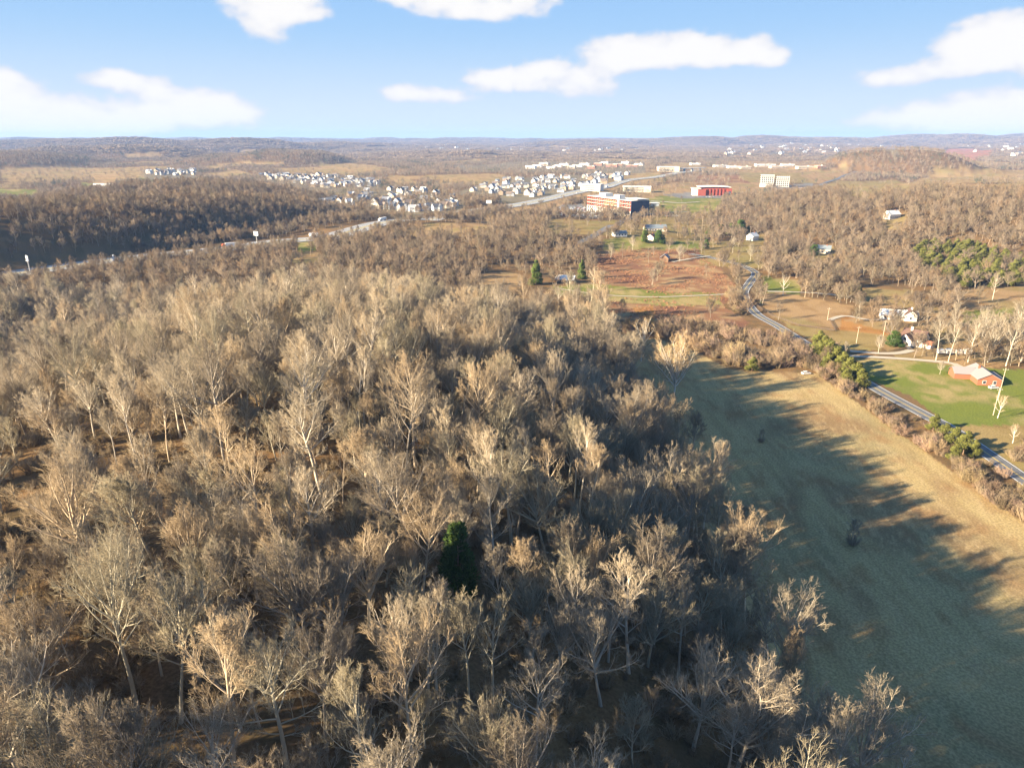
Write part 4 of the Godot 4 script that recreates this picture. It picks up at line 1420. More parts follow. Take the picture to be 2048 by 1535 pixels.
# ------------------------------------------------------------------ lone trees, evergreens, thickets
func lone_trees() -> void:
	var silver := paint("silver_bark", 0.52, 0.48, 0.42, 0.9)
	var golden := paint("golden_twig", 0.40, 0.29, 0.165, 0.95)
	var forms := {
		7: {"h": 22.0, "r": 9.0, "bottom": 0.30, "trunk": 0.5, "thick": 0.42, "from": 0.55, "low": 58.0, "high": 8.0, "rise": 0.35, "nl": 14, "n2": 9, "n3": 6, "n4": 6, "tw": 0.024},
		8: {"h": 18.0, "r": 6.0, "bottom": 0.30, "trunk": 0.72, "thick": 0.34, "from": 0.4, "low": 60.0, "high": 12.0, "rise": 0.5, "nl": 11, "n2": 6, "n3": 4, "n4": 3, "tw": 0.035},
	}
	var made := {}
	for k in forms:
		forms[k].merge({"wood": Color.WHITE, "twig": Color.WHITE})
		var w := bare_tree(forms[k])
		made[k] = [w[0].mesh(null, false), w[1].mesh(null, false), forms[k].h]
	var low := bush(5.0, 2.5, 40, 26, 0.03).mesh(null, false)
	for t in LONE_TREES:
		var kind: int = t[3]
		var o := base("lone_tree" if kind != 9 else "field_bush", ground_at(t[0], t[1], -0.15), rng.randf() * TAU)
		if kind == 9:
			o.scale = Vector3(1.25, 1.0, 1.25) * t[2] / near_kinds[5][3]
			piece("trunk", near_kinds[5][0], bark[2], o)
			piece("branches", near_kinds[5][1], twigs[2], o)
			piece("brush", low, twigs[2], o).scale = Vector3.ONE * 1.1
			tag(o, t[5], "bush", "dark bushes in the field")
			continue
		var m: Array = made[kind] if kind >= 7 else [near_kinds[kind][0], near_kinds[kind][1], near_kinds[kind][3]]
		o.scale = Vector3.ONE * t[2] / m[2]
		var white: bool = t[4] == 5
		piece("trunk", m[0], silver if white or kind == 8 else bark[t[4]], o)
		piece("crown", m[1], golden if white else twigs[t[4]], o)
		tag(o, t[5], "tree")

func evergreens() -> void:
	var kinds := [
		evergreen(16.0, 4.6, 5200, 0.75, 0.75, Color(0.03, 0.055, 0.014), Color(0.12, 0.155, 0.035)),
		evergreen(14.0, 5.0, 5200, 0.75, 0.5, Color(0.022, 0.045, 0.014), Color(0.075, 0.12, 0.03)),
		evergreen(10.0, 3.6, 3600, 0.6, 0.55, Color(0.04, 0.05, 0.015), Color(0.17, 0.17, 0.045)),
	]
	var m := paint("needles", 1, 1, 1, 0.9, true)
	var w := paint("cedar_bark", 0.2, 0.14, 0.1)
	var parts := kinds.map(func(k): return [k[0].mesh(null, false), k[1].mesh(m)])
	var tall := [16.0, 14.0, 10.0]
	var wide := [4.6, 5.0, 3.6]
	var patch := []
	for t in EVERGREENS:
		var k: int = t[4]
		var o := base("evergreen_tree", ground_at(t[0], t[1], -0.2), rng.randf() * TAU)
		var h: float = t[2] * rng.randf_range(0.95, 1.06)
		o.scale = Vector3(t[2] * t[3] / wide[k] * rng.randf_range(0.9, 1.1), h / tall[k], t[2] * t[3] / wide[k])
		piece("trunk", parts[k][0], w, o)
		piece("crown", parts[k][1], null, o)
		if t[5] != "":
			tag(o, t[5], "tree", "evergreen trees about the valley")
		else:
			patch.append([o, to_frame(o.position)])
	patch.sort_custom(func(a, b): return a[1].y > b[1].y)
	var row := 0
	for at in range(0, patch.size(), 15):
		row += 1
		var list := patch.slice(at, at + 15)
		list.sort_custom(func(a, b): return a[1].x < b[1].x)
		for k in list.size():
			tag(list[k][0], "olive cedar on the right hillside, %s from left in the patch's %s row up" % [ordinal(k + 1), ordinal(row)], "tree", "cedars on the right hillside")

func thickets() -> void:
	var shapes := []
	for k in 4:
		var s := bush(3.2, 2.0, 26, 20, 0.028)
		s.c.fill(Color(0.26, 0.20, 0.14))
		shapes.append(s.mesh(many))
	var tuft := bush(1.0, 0.9, 22, 5, 0.035)
	tuft.c.fill(Color(0.30, 0.175, 0.105))
	var tufts := [tuft.mesh(many)]
	var hedge := []
	var belts := [[[157.5, 182, 160, 222, 158, 252, 157, 292, 156, 330], 8.5, 2.0, 1.2], [[112, 345, 128, 342, 142, 338, 158, 346], 22.0, 2.4, 1.7], [[70, 402, 92, 396, 108, 368, 118, 345], 16.0, 2.4, 1.6], [[95, 420, 120, 400, 150, 380, 165, 352], 26.0, 3.0, 1.5], [[176, 520, 160, 470, 158, 440], 16.0, 3.2, 1.5], [[168, 182, 176, 240, 166, 270], 6.0, 2.2, 0.9], [[185, 230, 192, 205, 180, 170], 20.0, 2.2, 1.5]]
	for b in belts:
		var pts: Array = b[0]
		for k in range(0, pts.size() - 2, 2):
			var a := Vector2(pts[k], pts[k + 1])
			var e := Vector2(pts[k + 2], pts[k + 3])
			var cnt := int(a.distance_to(e) * b[1] / (b[2] * b[2]) * 1.1)
			for j in cnt:
				var p := a.lerp(e, rng.randf())
				var d := (e - a).normalized()
				p += Vector2(d.y, -d.x) * rng.randf_range(-0.5, 0.5) * b[1]
				if near_line(p, 1, 1.5): continue
				var lump := noise.get_noise_2d(p.x * 6.0, p.y * 6.0)
				if lump < -0.28: continue
				var g := rng.randf_range(0.5, 1.0) + lump * 0.5
				var c := Color(g, g * rng.randf_range(0.88, 1.02), g * rng.randf_range(0.8, 1.05))
				if rng.randf() < 0.07 and b[1] > 10.0:
					hedge.append([4 + rng.randi() % 5, stand(p.x, p.y, rng.randf_range(0.28, 0.5), 0.1), c])
				else:
					hedge.append([rng.randi() % 4, stand(p.x, p.y, b[3] * rng.randf_range(0.5, 1.35) * (0.8 + lump), 0.1), c])
	scatter("roadside_thicket", "leafless brown thicket between hay field and country road", shapes + mid_kinds.map(func(k): return k[0]), hedge, "thicket")
	var scrub := []
	for q in polys:
		if q[0] != "russet" or q[3].position.y > 900.0: continue
		var cnt := int(q[3].size.x * q[3].size.y / 8.0)
		for j in cnt:
			var p: Vector2 = q[3].position + Vector2(rng.randf() * q[3].size.x, rng.randf() * q[3].size.y)
			if not Geometry2D.is_point_in_polygon(p, q[2]) or on_road(p.x, p.y): continue
			var a := noise.get_noise_2d(p.x * 2.0, p.y * 2.0)
			if a < -0.1 + rng.randf() * 0.2: continue
			var g := rng.randf_range(0.7, 1.2)
			scrub.append([0, stand(p.x, p.y, rng.randf_range(0.6, 1.5), 0.1), Color(g, g * 0.95, g * 0.95)])
	scatter("meadow_scrub", "low russet scrub and dead weeds on the valley meadow", tufts, scrub, "scrub")
	var under := []
	for j in 8000:
		var x := rng.randf_range(-260, 56)
		var f := rng.randf_range(20, 420)
		if absf(x) > 0.8 * f + 60.0: continue
		if not land(x, f).is_empty(): continue
		var g := rng.randf_range(0.6, 1.1)
		under.append([rng.randi() % 4, stand(x, f, rng.randf_range(0.25, 1.35), 0.1), Color(g, g * 0.98, g * 0.9)])
	scatter("undergrowth", "leafless brown undergrowth beneath the trees of the near hill", shapes, under, "undergrowth")
	print("hedge ", hedge.size(), " scrub ", scrub.size())

func near_line(p: Vector2, road: int, extra: float) -> bool:
	var pts: Array = ROADS[road][2]
	for k in range(0, pts.size() - 2, 2):
		if Geometry2D.get_closest_point_to_segment(p, Vector2(pts[k], pts[k + 1]), Vector2(pts[k + 2], pts[k + 3])).distance_to(p) < ROADS[road][1] * 0.5 + extra:
			return true
	return false

# ------------------------------------------------------------------ roads
func roads() -> void:
	var asphalt := paint("asphalt", 0.115, 0.12, 0.13, 0.75)
	var grit := paint("gravel", 0.36, 0.32, 0.26, 0.95)
	var white := paint("road_paint", 0.72, 0.72, 0.70, 0.7)
	var yellow := paint("road_yellow", 0.62, 0.44, 0.10, 0.7)
	var verge := paint("verge", 0.34, 0.29, 0.15, 0.95)
	for r in ROADS:
		var called: String = r[0]
		var pts: Array = r[2]
		var o := Node3D.new()
		o.name = numbered(called)
		add_child(o)
		tag(o, "", "", "", "structure")
		if called == "motorway":
			tag(o, "grey motorway running from the lower left to the distant overpass")
			piece("median", ribbon(pts, 5.0, 0.22, 0.0, 8.0).mesh(verge, false), null, o)
			for s in [-1, 1]:
				var c := piece("carriageway", ribbon(pts, 16.0, 0.2, s * 10.5, 8.0).mesh(paint("motorway_concrete", 0.24, 0.245, 0.25, 0.7), false), null, o)
				for w in [-6.4, -2.2, 2.0, 6.4]:
					piece("lane_line", ribbon(pts, 0.3, 0.26, s * 10.5 + w, 8.0).mesh(white, false), null, c)
		elif called == "country_road":
			tag(o, "two lane country road curving past the houses")
			piece("surface", ribbon(pts, 7.2, 0.08, 0.0, 3.0).mesh(asphalt, false), null, o)
			for s in [-1, 1]:
				piece("edge_line", ribbon(pts, 0.22, 0.10, s * 3.2, 3.0).mesh(white, false), null, o)
				piece("centre_line", ribbon(pts, 0.16, 0.10, s * 0.16, 3.0).mesh(yellow, false), null, o)
		else:
			tag(o, {"service_road": "dark asphalt road below the red framed building", "ridge_road": "asphalt road climbing past the white framed block", "gravel_drive": "pale gravel drive leading to the brick house",
				"lawn_path": "pale track crossing the green valley lawn", "cottage_drive": "short pale drive to the brown cottage", "pasture_drive": "pale drive above the tan pasture", "house_drive": "drive to the white house with brown roof",
				"upper_drive": "pale drive along the orange garden plot", "park_path": "pale plaza path on the park lawn"}.get(called, called))
			piece("surface", ribbon(pts, r[1], 0.09, 0.0, 4.0).mesh(asphalt if called in ["service_road", "ridge_road"] else grit, false), null, o)

# ------------------------------------------------------------------ houses
func walls(l: float, d: float, h: float, rise: float) -> Shape:
	var s := Shape.new()
	s.prism([Vector3(-l / 2, -0.6, -d / 2), Vector3(-l / 2, -0.6, d / 2), Vector3(-l / 2, h, d / 2), Vector3(-l / 2, h + rise, 0), Vector3(-l / 2, h, -d / 2)], Vector3(l, 0, 0))
	return s

func gable_roof(l: float, d: float, h: float, rise: float, over := 0.5, thick := 0.25) -> Shape:
	var s := Shape.new()
	var e := d / 2 + over
	var ye := h - over * rise / (d / 2) + 0.02
	var t := Vector3(0, thick, 0)
	var x := -l / 2 - over
	var top := Vector3(x, h + rise + 0.02, 0)
	var run := Vector3(l + over * 2, 0, 0)
	s.prism([top, Vector3(x, ye, e), Vector3(x, ye, e) + t, top + t], run)
	s.prism([top + Vector3(0, 0.001, 0), top + t + Vector3(0, 0.001, 0), Vector3(x, ye, -e) + t, Vector3(x, ye, -e)], run)
	return s

func moved(s: Shape, at: Vector3, turn := 0.0) -> Shape:
	var b := Basis(Vector3.UP, turn)
	for k in s.v.size():
		s.v[k] = b * s.v[k] + at
		s.n[k] = b * s.n[k]
	return s

func windows_on(o: Node, spots: Array, size: Vector2, frame: Material, glass: Material) -> void:
	# spots: [position of the sill centre on the wall, turn of the wall's outside]
	for p in spots:
		var s := Shape.new()
		s.box(Vector3(0, 0, 0), Vector3(size.x + 0.24, size.y + 0.24, 0.10))
		var w := piece("window", moved(s, p[0] - Vector3(0, 0.12, 0), p[1]).mesh(frame, false), null, o)
		var g := Shape.new()
		g.box(Vector3(0, 0, 0.035), Vector3(size.x, size.y, 0.10))
		piece("pane", moved(g, p[0], p[1]).mesh(glass, false), null, w)

func valley_houses() -> void:
	var white := paint("white_siding", 0.66, 0.65, 0.63, 0.7)
	var cream := paint("cream_siding", 0.66, 0.58, 0.46, 0.8)
	var brick := paint("brick", 0.25, 0.10, 0.06, 0.9)
	var shingle := paint("grey_shingle", 0.22, 0.205, 0.21, 0.85)
	var brown := paint("brown_shingle", 0.105, 0.065, 0.055, 0.85)
	var rust := paint("rust_shingle", 0.30, 0.12, 0.075, 0.85)
	var slate := paint("slate_roof", 0.15, 0.18, 0.21, 0.7)
	var timber := paint("timber", 0.22, 0.14, 0.09, 0.9)
	var pale := paint("pale_metal", 0.62, 0.62, 0.60, 0.5)
	var glass := paint("window_glass", 0.035, 0.045, 0.06, 0.12)
	var concrete := paint("concrete", 0.45, 0.43, 0.40, 0.9)
	# the brick ranch house
	var o := base("brick_house", ground_at(BRICK_HOUSE[0] + 4, BRICK_HOUSE[1] + 6), deg_to_rad(78))
	tag(o, "red brick ranch house with grey roof at the end of the gravel drive", "house")
	piece("wall", walls(17, 10, 3.1, 2.7).mesh(brick, false), null, o)
	var rf := piece("roof", gable_roof(17, 10, 3.1, 2.7).mesh(shingle, false), null, o)
	var s := Shape.new()
	s.box(Vector3(2, 4.6, -1.2), Vector3(0.9, 2.2, 0.7))
	piece("chimney", s.mesh(brick, false), null, rf)
	piece("wing_wall", moved(walls(9, 7.5, 2.9, 2.1), Vector3(3.5, 0, -7.5), PI / 2).mesh(brick, false), null, o)
	piece("wing_roof", moved(gable_roof(9, 7.5, 2.9, 2.1), Vector3(3.5, 0, -7.5), PI / 2).mesh(shingle, false), null, o)
	s = Shape.new()
	s.box(Vector3(1, 2.75, 6.1), Vector3(10, 0.2, 2.4))
	var porch := piece("porch_roof", s.mesh(shingle, false), null, o)
	for k in 5:
		s = Shape.new()
		s.box(Vector3(-3.6 + k * 2.3, -0.4, 7.1), Vector3(0.22, 3.15, 0.22))
		piece("porch_post", s.mesh(white, false), null, porch)
	s = Shape.new()
	s.box(Vector3(1, -0.4, 6.3), Vector3(10, 0.6, 2.6))
	piece("porch_floor", s.mesh(concrete, false), null, o)
	windows_on(o, [[Vector3(-5.5, 1.0, 5.02), 0.0], [Vector3(-2, 1.0, 5.02), 0.0], [Vector3(4, 1.0, 5.02), 0.0], [Vector3(6.8, 1.0, 5.02), 0.0], [Vector3(-8.52, 1.0, 2.2), -PI / 2], [Vector3(-8.52, 1.0, -2.2), -PI / 2]], Vector2(1.3, 1.4), white, glass)
	s = Shape.new()
	s.box(Vector3(1, 0.1, 5.02), Vector3(1.1, 2.2, 0.12))
	piece("door", s.mesh(white, false), null, o)
	# the white house with brown roof
	o = base("white_house", ground_at(WHITE_HOUSE[0] + 3, WHITE_HOUSE[1] + 5), deg_to_rad(-52))
	tag(o, "white two storey house with dark brown gabled roof beside the drive", "house")
	piece("wall", walls(12, 8.5, 4.6, 3.8).mesh(white, false), null, o)
	rf = piece("roof", gable_roof(12, 8.5, 4.6, 3.8).mesh(brown, false), null, o)
	s = Shape.new()
	s.box(Vector3(-2, 7.2, 0.6), Vector3(1.1, 2.6, 0.9))
	piece("chimney", s.mesh(white, false), null, rf)
	piece("gable_wall", moved(walls(7.5, 7, 4.0, 3.2), Vector3(-1.5, 0, 5.6), PI / 2).mesh(white, false), null, o)
	piece("gable_roof", moved(gable_roof(7.5, 7, 4.0, 3.2), Vector3(-1.5, 0, 5.6), PI / 2).mesh(brown, false), null, o)
	piece("porch_wall", moved(walls(5.0, 4.5, 2.4, 1.4), Vector3(7.6, 0, 1.2), 0).mesh(white, false), null, o)
	piece("porch_roof", moved(gable_roof(5.0, 4.5, 2.4, 1.4), Vector3(7.6, 0, 1.2), 0).mesh(rust, false), null, o)
	piece("lean_to_roof", moved(gable_roof(6.0, 6.0, 2.6, 1.6), Vector3(-8.4, 0, 0), 0).mesh(rust, false), null, o)
	piece("lean_to_wall", moved(walls(6.0, 6.0, 2.6, 1.6), Vector3(-8.4, 0, 0), 0).mesh(white, false), null, o)
	windows_on(o, [[Vector3(-3.1, 1.0, 9.37), 0.0], [Vector3(0.1, 1.0, 9.37), 0.0], [Vector3(-1.5, 4.1, 9.37), 0.0], [Vector3(3.9, 1.1, 4.27), 0.0], [Vector3(6.02, 3.2, -1.8), PI / 2], [Vector3(-11.42, 0.9, 0), -PI / 2]], Vector2(1.1, 1.4), slate, glass)
	s = Shape.new()
	s.box(Vector3(-1.5, 0, 9.37), Vector3(1.0, 2.1, 0.1))
	piece("door", s.mesh(slate, false), null, o)
	# the farm house behind the orange plot
	o = base("farm_house", ground_at(FARM_HOUSE[0], FARM_HOUSE[1] + 6), deg_to_rad(-20))
	tag(o, "white farmhouse with pale and dark roof behind the orange garden plot", "house")
	piece("wall", walls(15, 9, 3.0, 2.8).mesh(white, false), null, o)
	piece("roof", gable_roof(15, 9, 3.0, 2.8).mesh(pale, false), null, o)
	piece("wing_wall", moved(walls(8, 7, 4.2, 2.8), Vector3(9.5, 0, 1), PI / 2).mesh(white, false), null, o)
	var wr := piece("wing_roof", moved(gable_roof(8, 7, 4.2, 2.8), Vector3(9.5, 0, 1), PI / 2).mesh(brown, false), null, o)
	s = Shape.new()
	s.box(Vector3(9.8, 5.8, 1.5), Vector3(0.9, 2.6, 0.9))
	piece("chimney", s.mesh(white, false), null, wr)
	windows_on(o, [[Vector3(-5, 1.0, 4.52), 0.0], [Vector3(-1.5, 1.0, 4.52), 0.0], [Vector3(2, 1.0, 4.52), 0.0], [Vector3(9.5, 1.2, 5.02), 0.0]], Vector2(1.1, 1.4), slate, glass)
	# smaller houses: [name, place, turn, length, depth, wall, rise, wall material, roof material, label]
	var small := [
		["garden_shed", SMALL_BARN, -10, 6, 5, 2.6, 2.0, white, pale, "small white outbuilding right of the farmhouse"],
		["cottage", COTTAGE, 40, 12, 9, 5.0, 3.6, white, pale, "white cottage right of the conifer clump"],
		["slate_house", SLATE_HOUSE, -25, 16, 10, 4.5, 3.4, cream, slate, "blue grey roofed house half hidden in the eastern wood"],
		["woods_house", WOODS_HOUSE, 25, 18, 10, 5.0, 4.0, white, pale, "large white house alone in the wood on the right hillside"],
		["white_shed", SHED, 15, 15, 8, 3.2, 2.6, white, slate, "white shed with dark roof beside the service road lawn"],
		["brown_cottage", BROWN_COTTAGE, 70, 11, 8, 3.4, 3.2, timber, shingle, "small brown cottage at the end of a short drive in the meadow"],
		["low_barn", BARN, -15, 15, 10, 3.0, 2.6, timber, pale, "low dark barn with pale roof beside the green lawn"],
		["grey_lodge", LODGE, 5, 26, 12, 3.6, 3.6, cream, slate, "long grey roofed lodge above the conifers"],
		["red_cottage", RED_COTTAGE, 60, 10, 8, 3.2, 2.8, white, rust, "small cottage with red roof between two conifers"],
		["hill_house", HILL_HOUSE, 30, 9, 7, 3.6, 2.6, white, pale, "small white house on the wooded rise above the yellow clearing"],
		["farm_building", CAMPUS, 10, 46, 20, 6.0, 5.0, white, pale, "large white farm building beside the far left green field"],
	]
	for h in small:
		o = base(h[0], ground_at(h[1][0], h[1][1] + h[4] * 0.5), deg_to_rad(h[2]))
		tag(o, h[9], "house" if not "shed" in h[0] and not "barn" in h[0] else "outbuilding")
		piece("wall", walls(h[3], h[4], h[5], h[6]).mesh(h[7], false), null, o)
		rf = piece("roof", gable_roof(h[3], h[4], h[5], h[6]).mesh(h[8], false), null, o)
		if not h[0] in ["garden_shed", "white_shed", "low_barn", "farm_building"]:
			s = Shape.new()
			s.box(Vector3(h[3] * 0.25, h[5] + h[6] * 0.6, 0.4), Vector3(0.9, h[6] * 0.4 + 1.1, 0.8))
			piece("chimney", s.mesh(brick, false), null, rf)
		var sp := []
		for k in int(h[3] / 3.5):
			sp.append([Vector3(-h[3] / 2 + 1.9 + k * 3.4, 1.0, h[4] / 2 + 0.02), 0.0])
		windows_on(o, sp, Vector2(1.1, 1.4), white if h[7] != white else slate, glass)
	# cars and trailers about the houses
	var t := deg_to_rad(8)
	for k in 4:
		o = base("box_trailer", ground_at(TRAILERS[0] - 7.5 + k * 4.6, TRAILERS[1] + 1.0 - k * 0.5, 0.0), t)
		s = Shape.new()
		s.box(Vector3(0, 0.75, 0), Vector3(3.7, [2.1, 2.4, 2.0, 2.6][k], 2.3))
		piece("body", s.mesh(white, false), null, o)
		for w in [-0.9, 0.9]:
			s = Shape.new()
			s.tube(PackedVector3Array([Vector3(w, 0.42, 1.0), Vector3(w, 0.42, 1.22)]), 0.4, 0.4, 10)
			s.tube(PackedVector3Array([Vector3(w, 0.42, -1.22), Vector3(w, 0.42, -1.0)]), 0.4, 0.4, 10)
			piece("wheel", s.mesh(paint("tyre", 0.03, 0.03, 0.03), false), null, o)
		s = Shape.new()
		s.box(Vector3(0, 0.6, 0), Vector3(3.9, 0.16, 1.9))
		piece("chassis", s.mesh(paint("tyre", 0.03, 0.03, 0.03), false), null, o)
		tag(o, "white box trailer in the row under the bare grove, %s from left" % ordinal(k + 1), "trailer", "white trailers under the grove")
	near_car("parked_car", DARK_CAR[0], DARK_CAR[1], 20.0, paint("navy", 0.04, 0.06, 0.10, 0.3), "dark blue car parked in front of the white house")
	near_car("parked_car", SEDAN[0], SEDAN[1], 0.0, white, "white car parked beyond the farmhouse outbuilding")
	near_car("parked_car", FIELD_CAR[0], FIELD_CAR[1], 12.0, white, "small white vehicle at the far corner of the hay field")
	near_car("parked_car", BRICK_HOUSE[0] + 2, BRICK_HOUSE[1] - 6, 10.0, white, "white car parked against the gable of the brick house")
	# poles
	for p in POLES:
		o = base("utility_pole", ground_at(p[0], p[1]))
		s = Shape.new()
		s.tube(PackedVector3Array([Vector3(0, -0.5, 0), Vector3(0, p[2], 0)]), 0.17, 0.12, 8)
		piece("post", s.mesh(paint("pole_wood", 0.42, 0.35, 0.27), false), null, o)
		s = Shape.new()
		s.box(Vector3(0, p[2] - 0.9, 0.16), Vector3(2.4, 0.14, 0.12))
		var arm := piece("crossarm", s.mesh(paint("pole_wood", 0.42, 0.35, 0.27), false), null, o)
		for k in 3:
			s = Shape.new()
			s.box(Vector3(-1.05 + k * 1.05, p[2] - 0.76, 0.16), Vector3(0.09, 0.18, 0.09))
			piece("insulator", s.mesh(paint("porcelain", 0.6, 0.6, 0.58, 0.3), false), null, arm)
		tag(o, p[3], "pole", "utility poles in the valley")
	fences()

func fences() -> void:
	var wood := paint("fence_wood", 0.10, 0.075, 0.06)
	var made := [["board_fence", "dark board fence along the tan pasture beside the road", [177, 500, 172, 470, 172, 440, 180, 415, 196, 402]], ["garden_fence", "dark fence closing the orange garden plot on the left", [205, 428, 197, 402]]]
	for q in made:
		var o := base(q[0], Vector3.ZERO)
		tag(o, q[1], "fence")
		var p: Array = q[2]
		for k in range(0, p.size() - 2, 2):
			var a := ground_at(p[k], p[k + 1])
			var b := ground_at(p[k + 2], p[k + 3])
			var l := a.distance_to(b)
			var turn := atan2(-(b.z - a.z), b.x - a.x)
			var n := int(l / 3.0)
			for j in n:
				var s := Shape.new()
				s.box(a.lerp(b, float(j) / n) - Vector3(0, 0.3, 0), Vector3(0.16, 1.7, 0.16), turn)
				piece("post", s.mesh(wood, false), null, o)
			for h in [0.35, 0.75, 1.15]:
				var s := Shape.new()
				s.box(a.lerp(b, 0.5) + Vector3(0, h, 0), Vector3(l, 0.18, 0.06), turn)
				piece("rail", s.mesh(wood, false), null, o)

func car_shape(col: Color) -> Shape:
	var s := Shape.new()
	s.tint = col
	s.prism([Vector3(-2.2, 0.35, 0.88), Vector3(2.2, 0.35, 0.88), Vector3(2.25, 0.75, 0.88), Vector3(1.3, 0.95, 0.88), Vector3(-2.1, 1.0, 0.88)], Vector3(0, 0, -1.76))
	s.tint = Color(0.05, 0.06, 0.07)
	s.prism([Vector3(-1.9, 0.98, 0.76), Vector3(1.15, 0.96, 0.76), Vector3(0.45, 1.42, 0.70), Vector3(-1.45, 1.45, 0.70)], Vector3(0, 0, -1.5))
	s.tint = col
	s.box(Vector3(-0.5, 1.43, 0), Vector3(1.9, 0.07, 1.36))
	s.tint = Color(0.03, 0.03, 0.03)
	for x in [-1.35, 1.35]:
		for z in [0.8, -0.8]:
			s.tube(PackedVector3Array([Vector3(x, 0.33, z - 0.11), Vector3(x, 0.33, z + 0.11)]), 0.33, 0.33, 8)
	return s

func near_car(called: String, x: float, f: float, turn: float, body: Material, label: String) -> void:
	var o := base(called, ground_at(x, f, 0.05), deg_to_rad(turn))
	var s := Shape.new()
	s.prism([Vector3(-2.2, 0.32, 0.88), Vector3(2.2, 0.32, 0.88), Vector3(2.25, 0.75, 0.88), Vector3(1.3, 0.95, 0.88), Vector3(-2.1, 1.0, 0.88)], Vector3(0, 0, -1.76))
	s.box(Vector3(-0.5, 1.43, 0), Vector3(1.9, 0.07, 1.36))
	piece("body", s.mesh(body, false), null, o)
	s = Shape.new()
	s.prism([Vector3(-1.9, 0.98, 0.76), Vector3(1.15, 0.96, 0.76), Vector3(0.45, 1.43, 0.70), Vector3(-1.45, 1.44, 0.70)], Vector3(0, 0, -1.5))
	piece("windows", s.mesh(paint("window_glass", 0.035, 0.045, 0.06, 0.12), false), null, o)
	for x2 in [-1.35, 1.35]:
		for z in [0.8, -0.8]:
			s = Shape.new()
			s.tube(PackedVector3Array([Vector3(x2, 0.33, z - 0.11), Vector3(x2, 0.33, z + 0.11)]), 0.33, 0.33, 10)
			piece("wheel", s.mesh(paint("tyre", 0.03, 0.03, 0.03), false), null, o)
	tag(o, label, "car", "vehicles parked about the valley houses")

# ------------------------------------------------------------------ suburbs
func suburbs() -> void:
	var wall := [paint("wall_white", 0.66, 0.66, 0.66, 0.8), paint("wall_cream", 0.50, 0.46, 0.39, 0.8), paint("wall_grey", 0.30, 0.32, 0.35, 0.8), paint("wall_tan", 0.34, 0.27, 0.20, 0.8), paint("wall_ivory", 0.55, 0.52, 0.47, 0.8)]
	var top := [paint("roof_grey", 0.20, 0.205, 0.22, 0.7), paint("roof_charcoal", 0.10, 0.105, 0.12, 0.7), paint("roof_brown", 0.19, 0.15, 0.125, 0.7), paint("roof_pale", 0.38, 0.38, 0.39, 0.7), paint("roof_slate", 0.14, 0.16, 0.20, 0.7)]
	var words := ["white", "cream", "grey", "tan", "ivory"]
	var roofs := ["grey", "charcoal", "brown", "pale grey", "slate blue"]
	var shapes := []
	for k in 4:
		var l: float = [13.0, 11.0, 15.0, 12.0][k]
		var d: float = [9.0, 9.5, 9.0, 8.5][k]
		var h: float = [5.4, 5.8, 4.2, 5.6][k]
		var r: float = [3.4, 4.2, 3.6, 3.8][k]
		var w := walls(l, d, h, r)
		var t := gable_roof(l, d, h, r)
		w.add(moved(walls(d * 0.7, l * 0.42, h, r * 0.8), Vector3(l * 0.22, 0, d * 0.42), PI / 2))
		t.add(moved(gable_roof(d * 0.7, l * 0.42, h, r * 0.8), Vector3(l * 0.22, 0.01, d * 0.42), PI / 2))
		shapes.append([w.mesh(null, false), t.mesh(null, false)])
	var where := {"front": "in the front row above motorway trees", "village": "in the suburb left of the motorway", "dense": "in the estate behind the left hill", "rowhouse": "in the far left estate",
		"hillfoot": "in the estate beside the motorway bend", "tan": "on the rise above the motorway", "horizon": "in the town below right hills", "east": "in the town at right edge", "basin": "in the far basin below the horizon"}
	var counts := {}
	for h in HOUSES:
		var o := base("house", ground_at(h[1], h[2], 0.0), h[3])
		o.scale = Vector3.ONE * h[6]
		var k := rng.randi() % 4
		piece("wall", shapes[k][0], wall[h[4]], o)
		piece("roof", shapes[k][1], top[h[5]], o)
		counts[h[0]] = counts.get(h[0], 0) + 1
		tag(o, "%s house with %s roof %s, %s from left" % [words[h[4]], roofs[h[5]], where[h[0]], ordinal(counts[h[0]])], "house", "houses " + where[h[0]])
	# flat roofed shops and sheds along the far side of the motorway
	var tone := [paint("shop_white", 0.76, 0.74, 0.70, 0.8), paint("shop_cream", 0.5, 0.42, 0.32, 0.8), paint("shop_brick", 0.32, 0.16, 0.11, 0.85)]
	var flat := paint("flat_roof", 0.50, 0.49, 0.47, 0.9)
	var dark := paint("shop_glass", 0.06, 0.07, 0.09, 0.2)
	for k in SHOPS.size():
		var q: Array = SHOPS[k]
		var o := base("shop_building", ground_at(q[0], q[1]), -0.35 if k < 17 else 0.1)
		var s := Shape.new()
		s.box(Vector3(0, -1, 0), Vector3(q[2], q[4] + 1, q[3]))
		piece("wall", s.mesh(tone[q[5]], false), null, o)
		s = Shape.new()
		s.box(Vector3(0, q[4] + 0.003, 0), Vector3(q[2] + 0.8, 0.5, q[3] + 0.8))
		var r := piece("roof", s.mesh(flat, false), null, o)
		s = Shape.new()
		s.box(Vector3(q[2] * 0.2, q[4] + 0.505, 0), Vector3(4, 1.8, 3))
		piece("roof_unit", s.mesh(tone[0], false), null, r)
		s = Shape.new()
		for j in int(q[2] / 5.0):
			s.box(Vector3(-q[2] / 2 + 3.0 + j * 5.0, 0.8, q[3] / 2 + 0.02), Vector3(3.0, q[4] * 0.45, 0.1))
		piece("shop_front", s.mesh(dark, false), null, o)
		if k < 17:
			tag(o, "%s flat roofed building in the retail strip beyond the estate, %s from left" % [["white", "cream", "brick"][q[5]], ordinal(k + 1)], "building", "retail strip buildings")
		else:
			tag(o, "%s low building in the business park left of the ridge road, %s listed nearest" % [["white", "cream", "brick"][q[5]], ordinal(k - 16)], "building", "business park buildings")

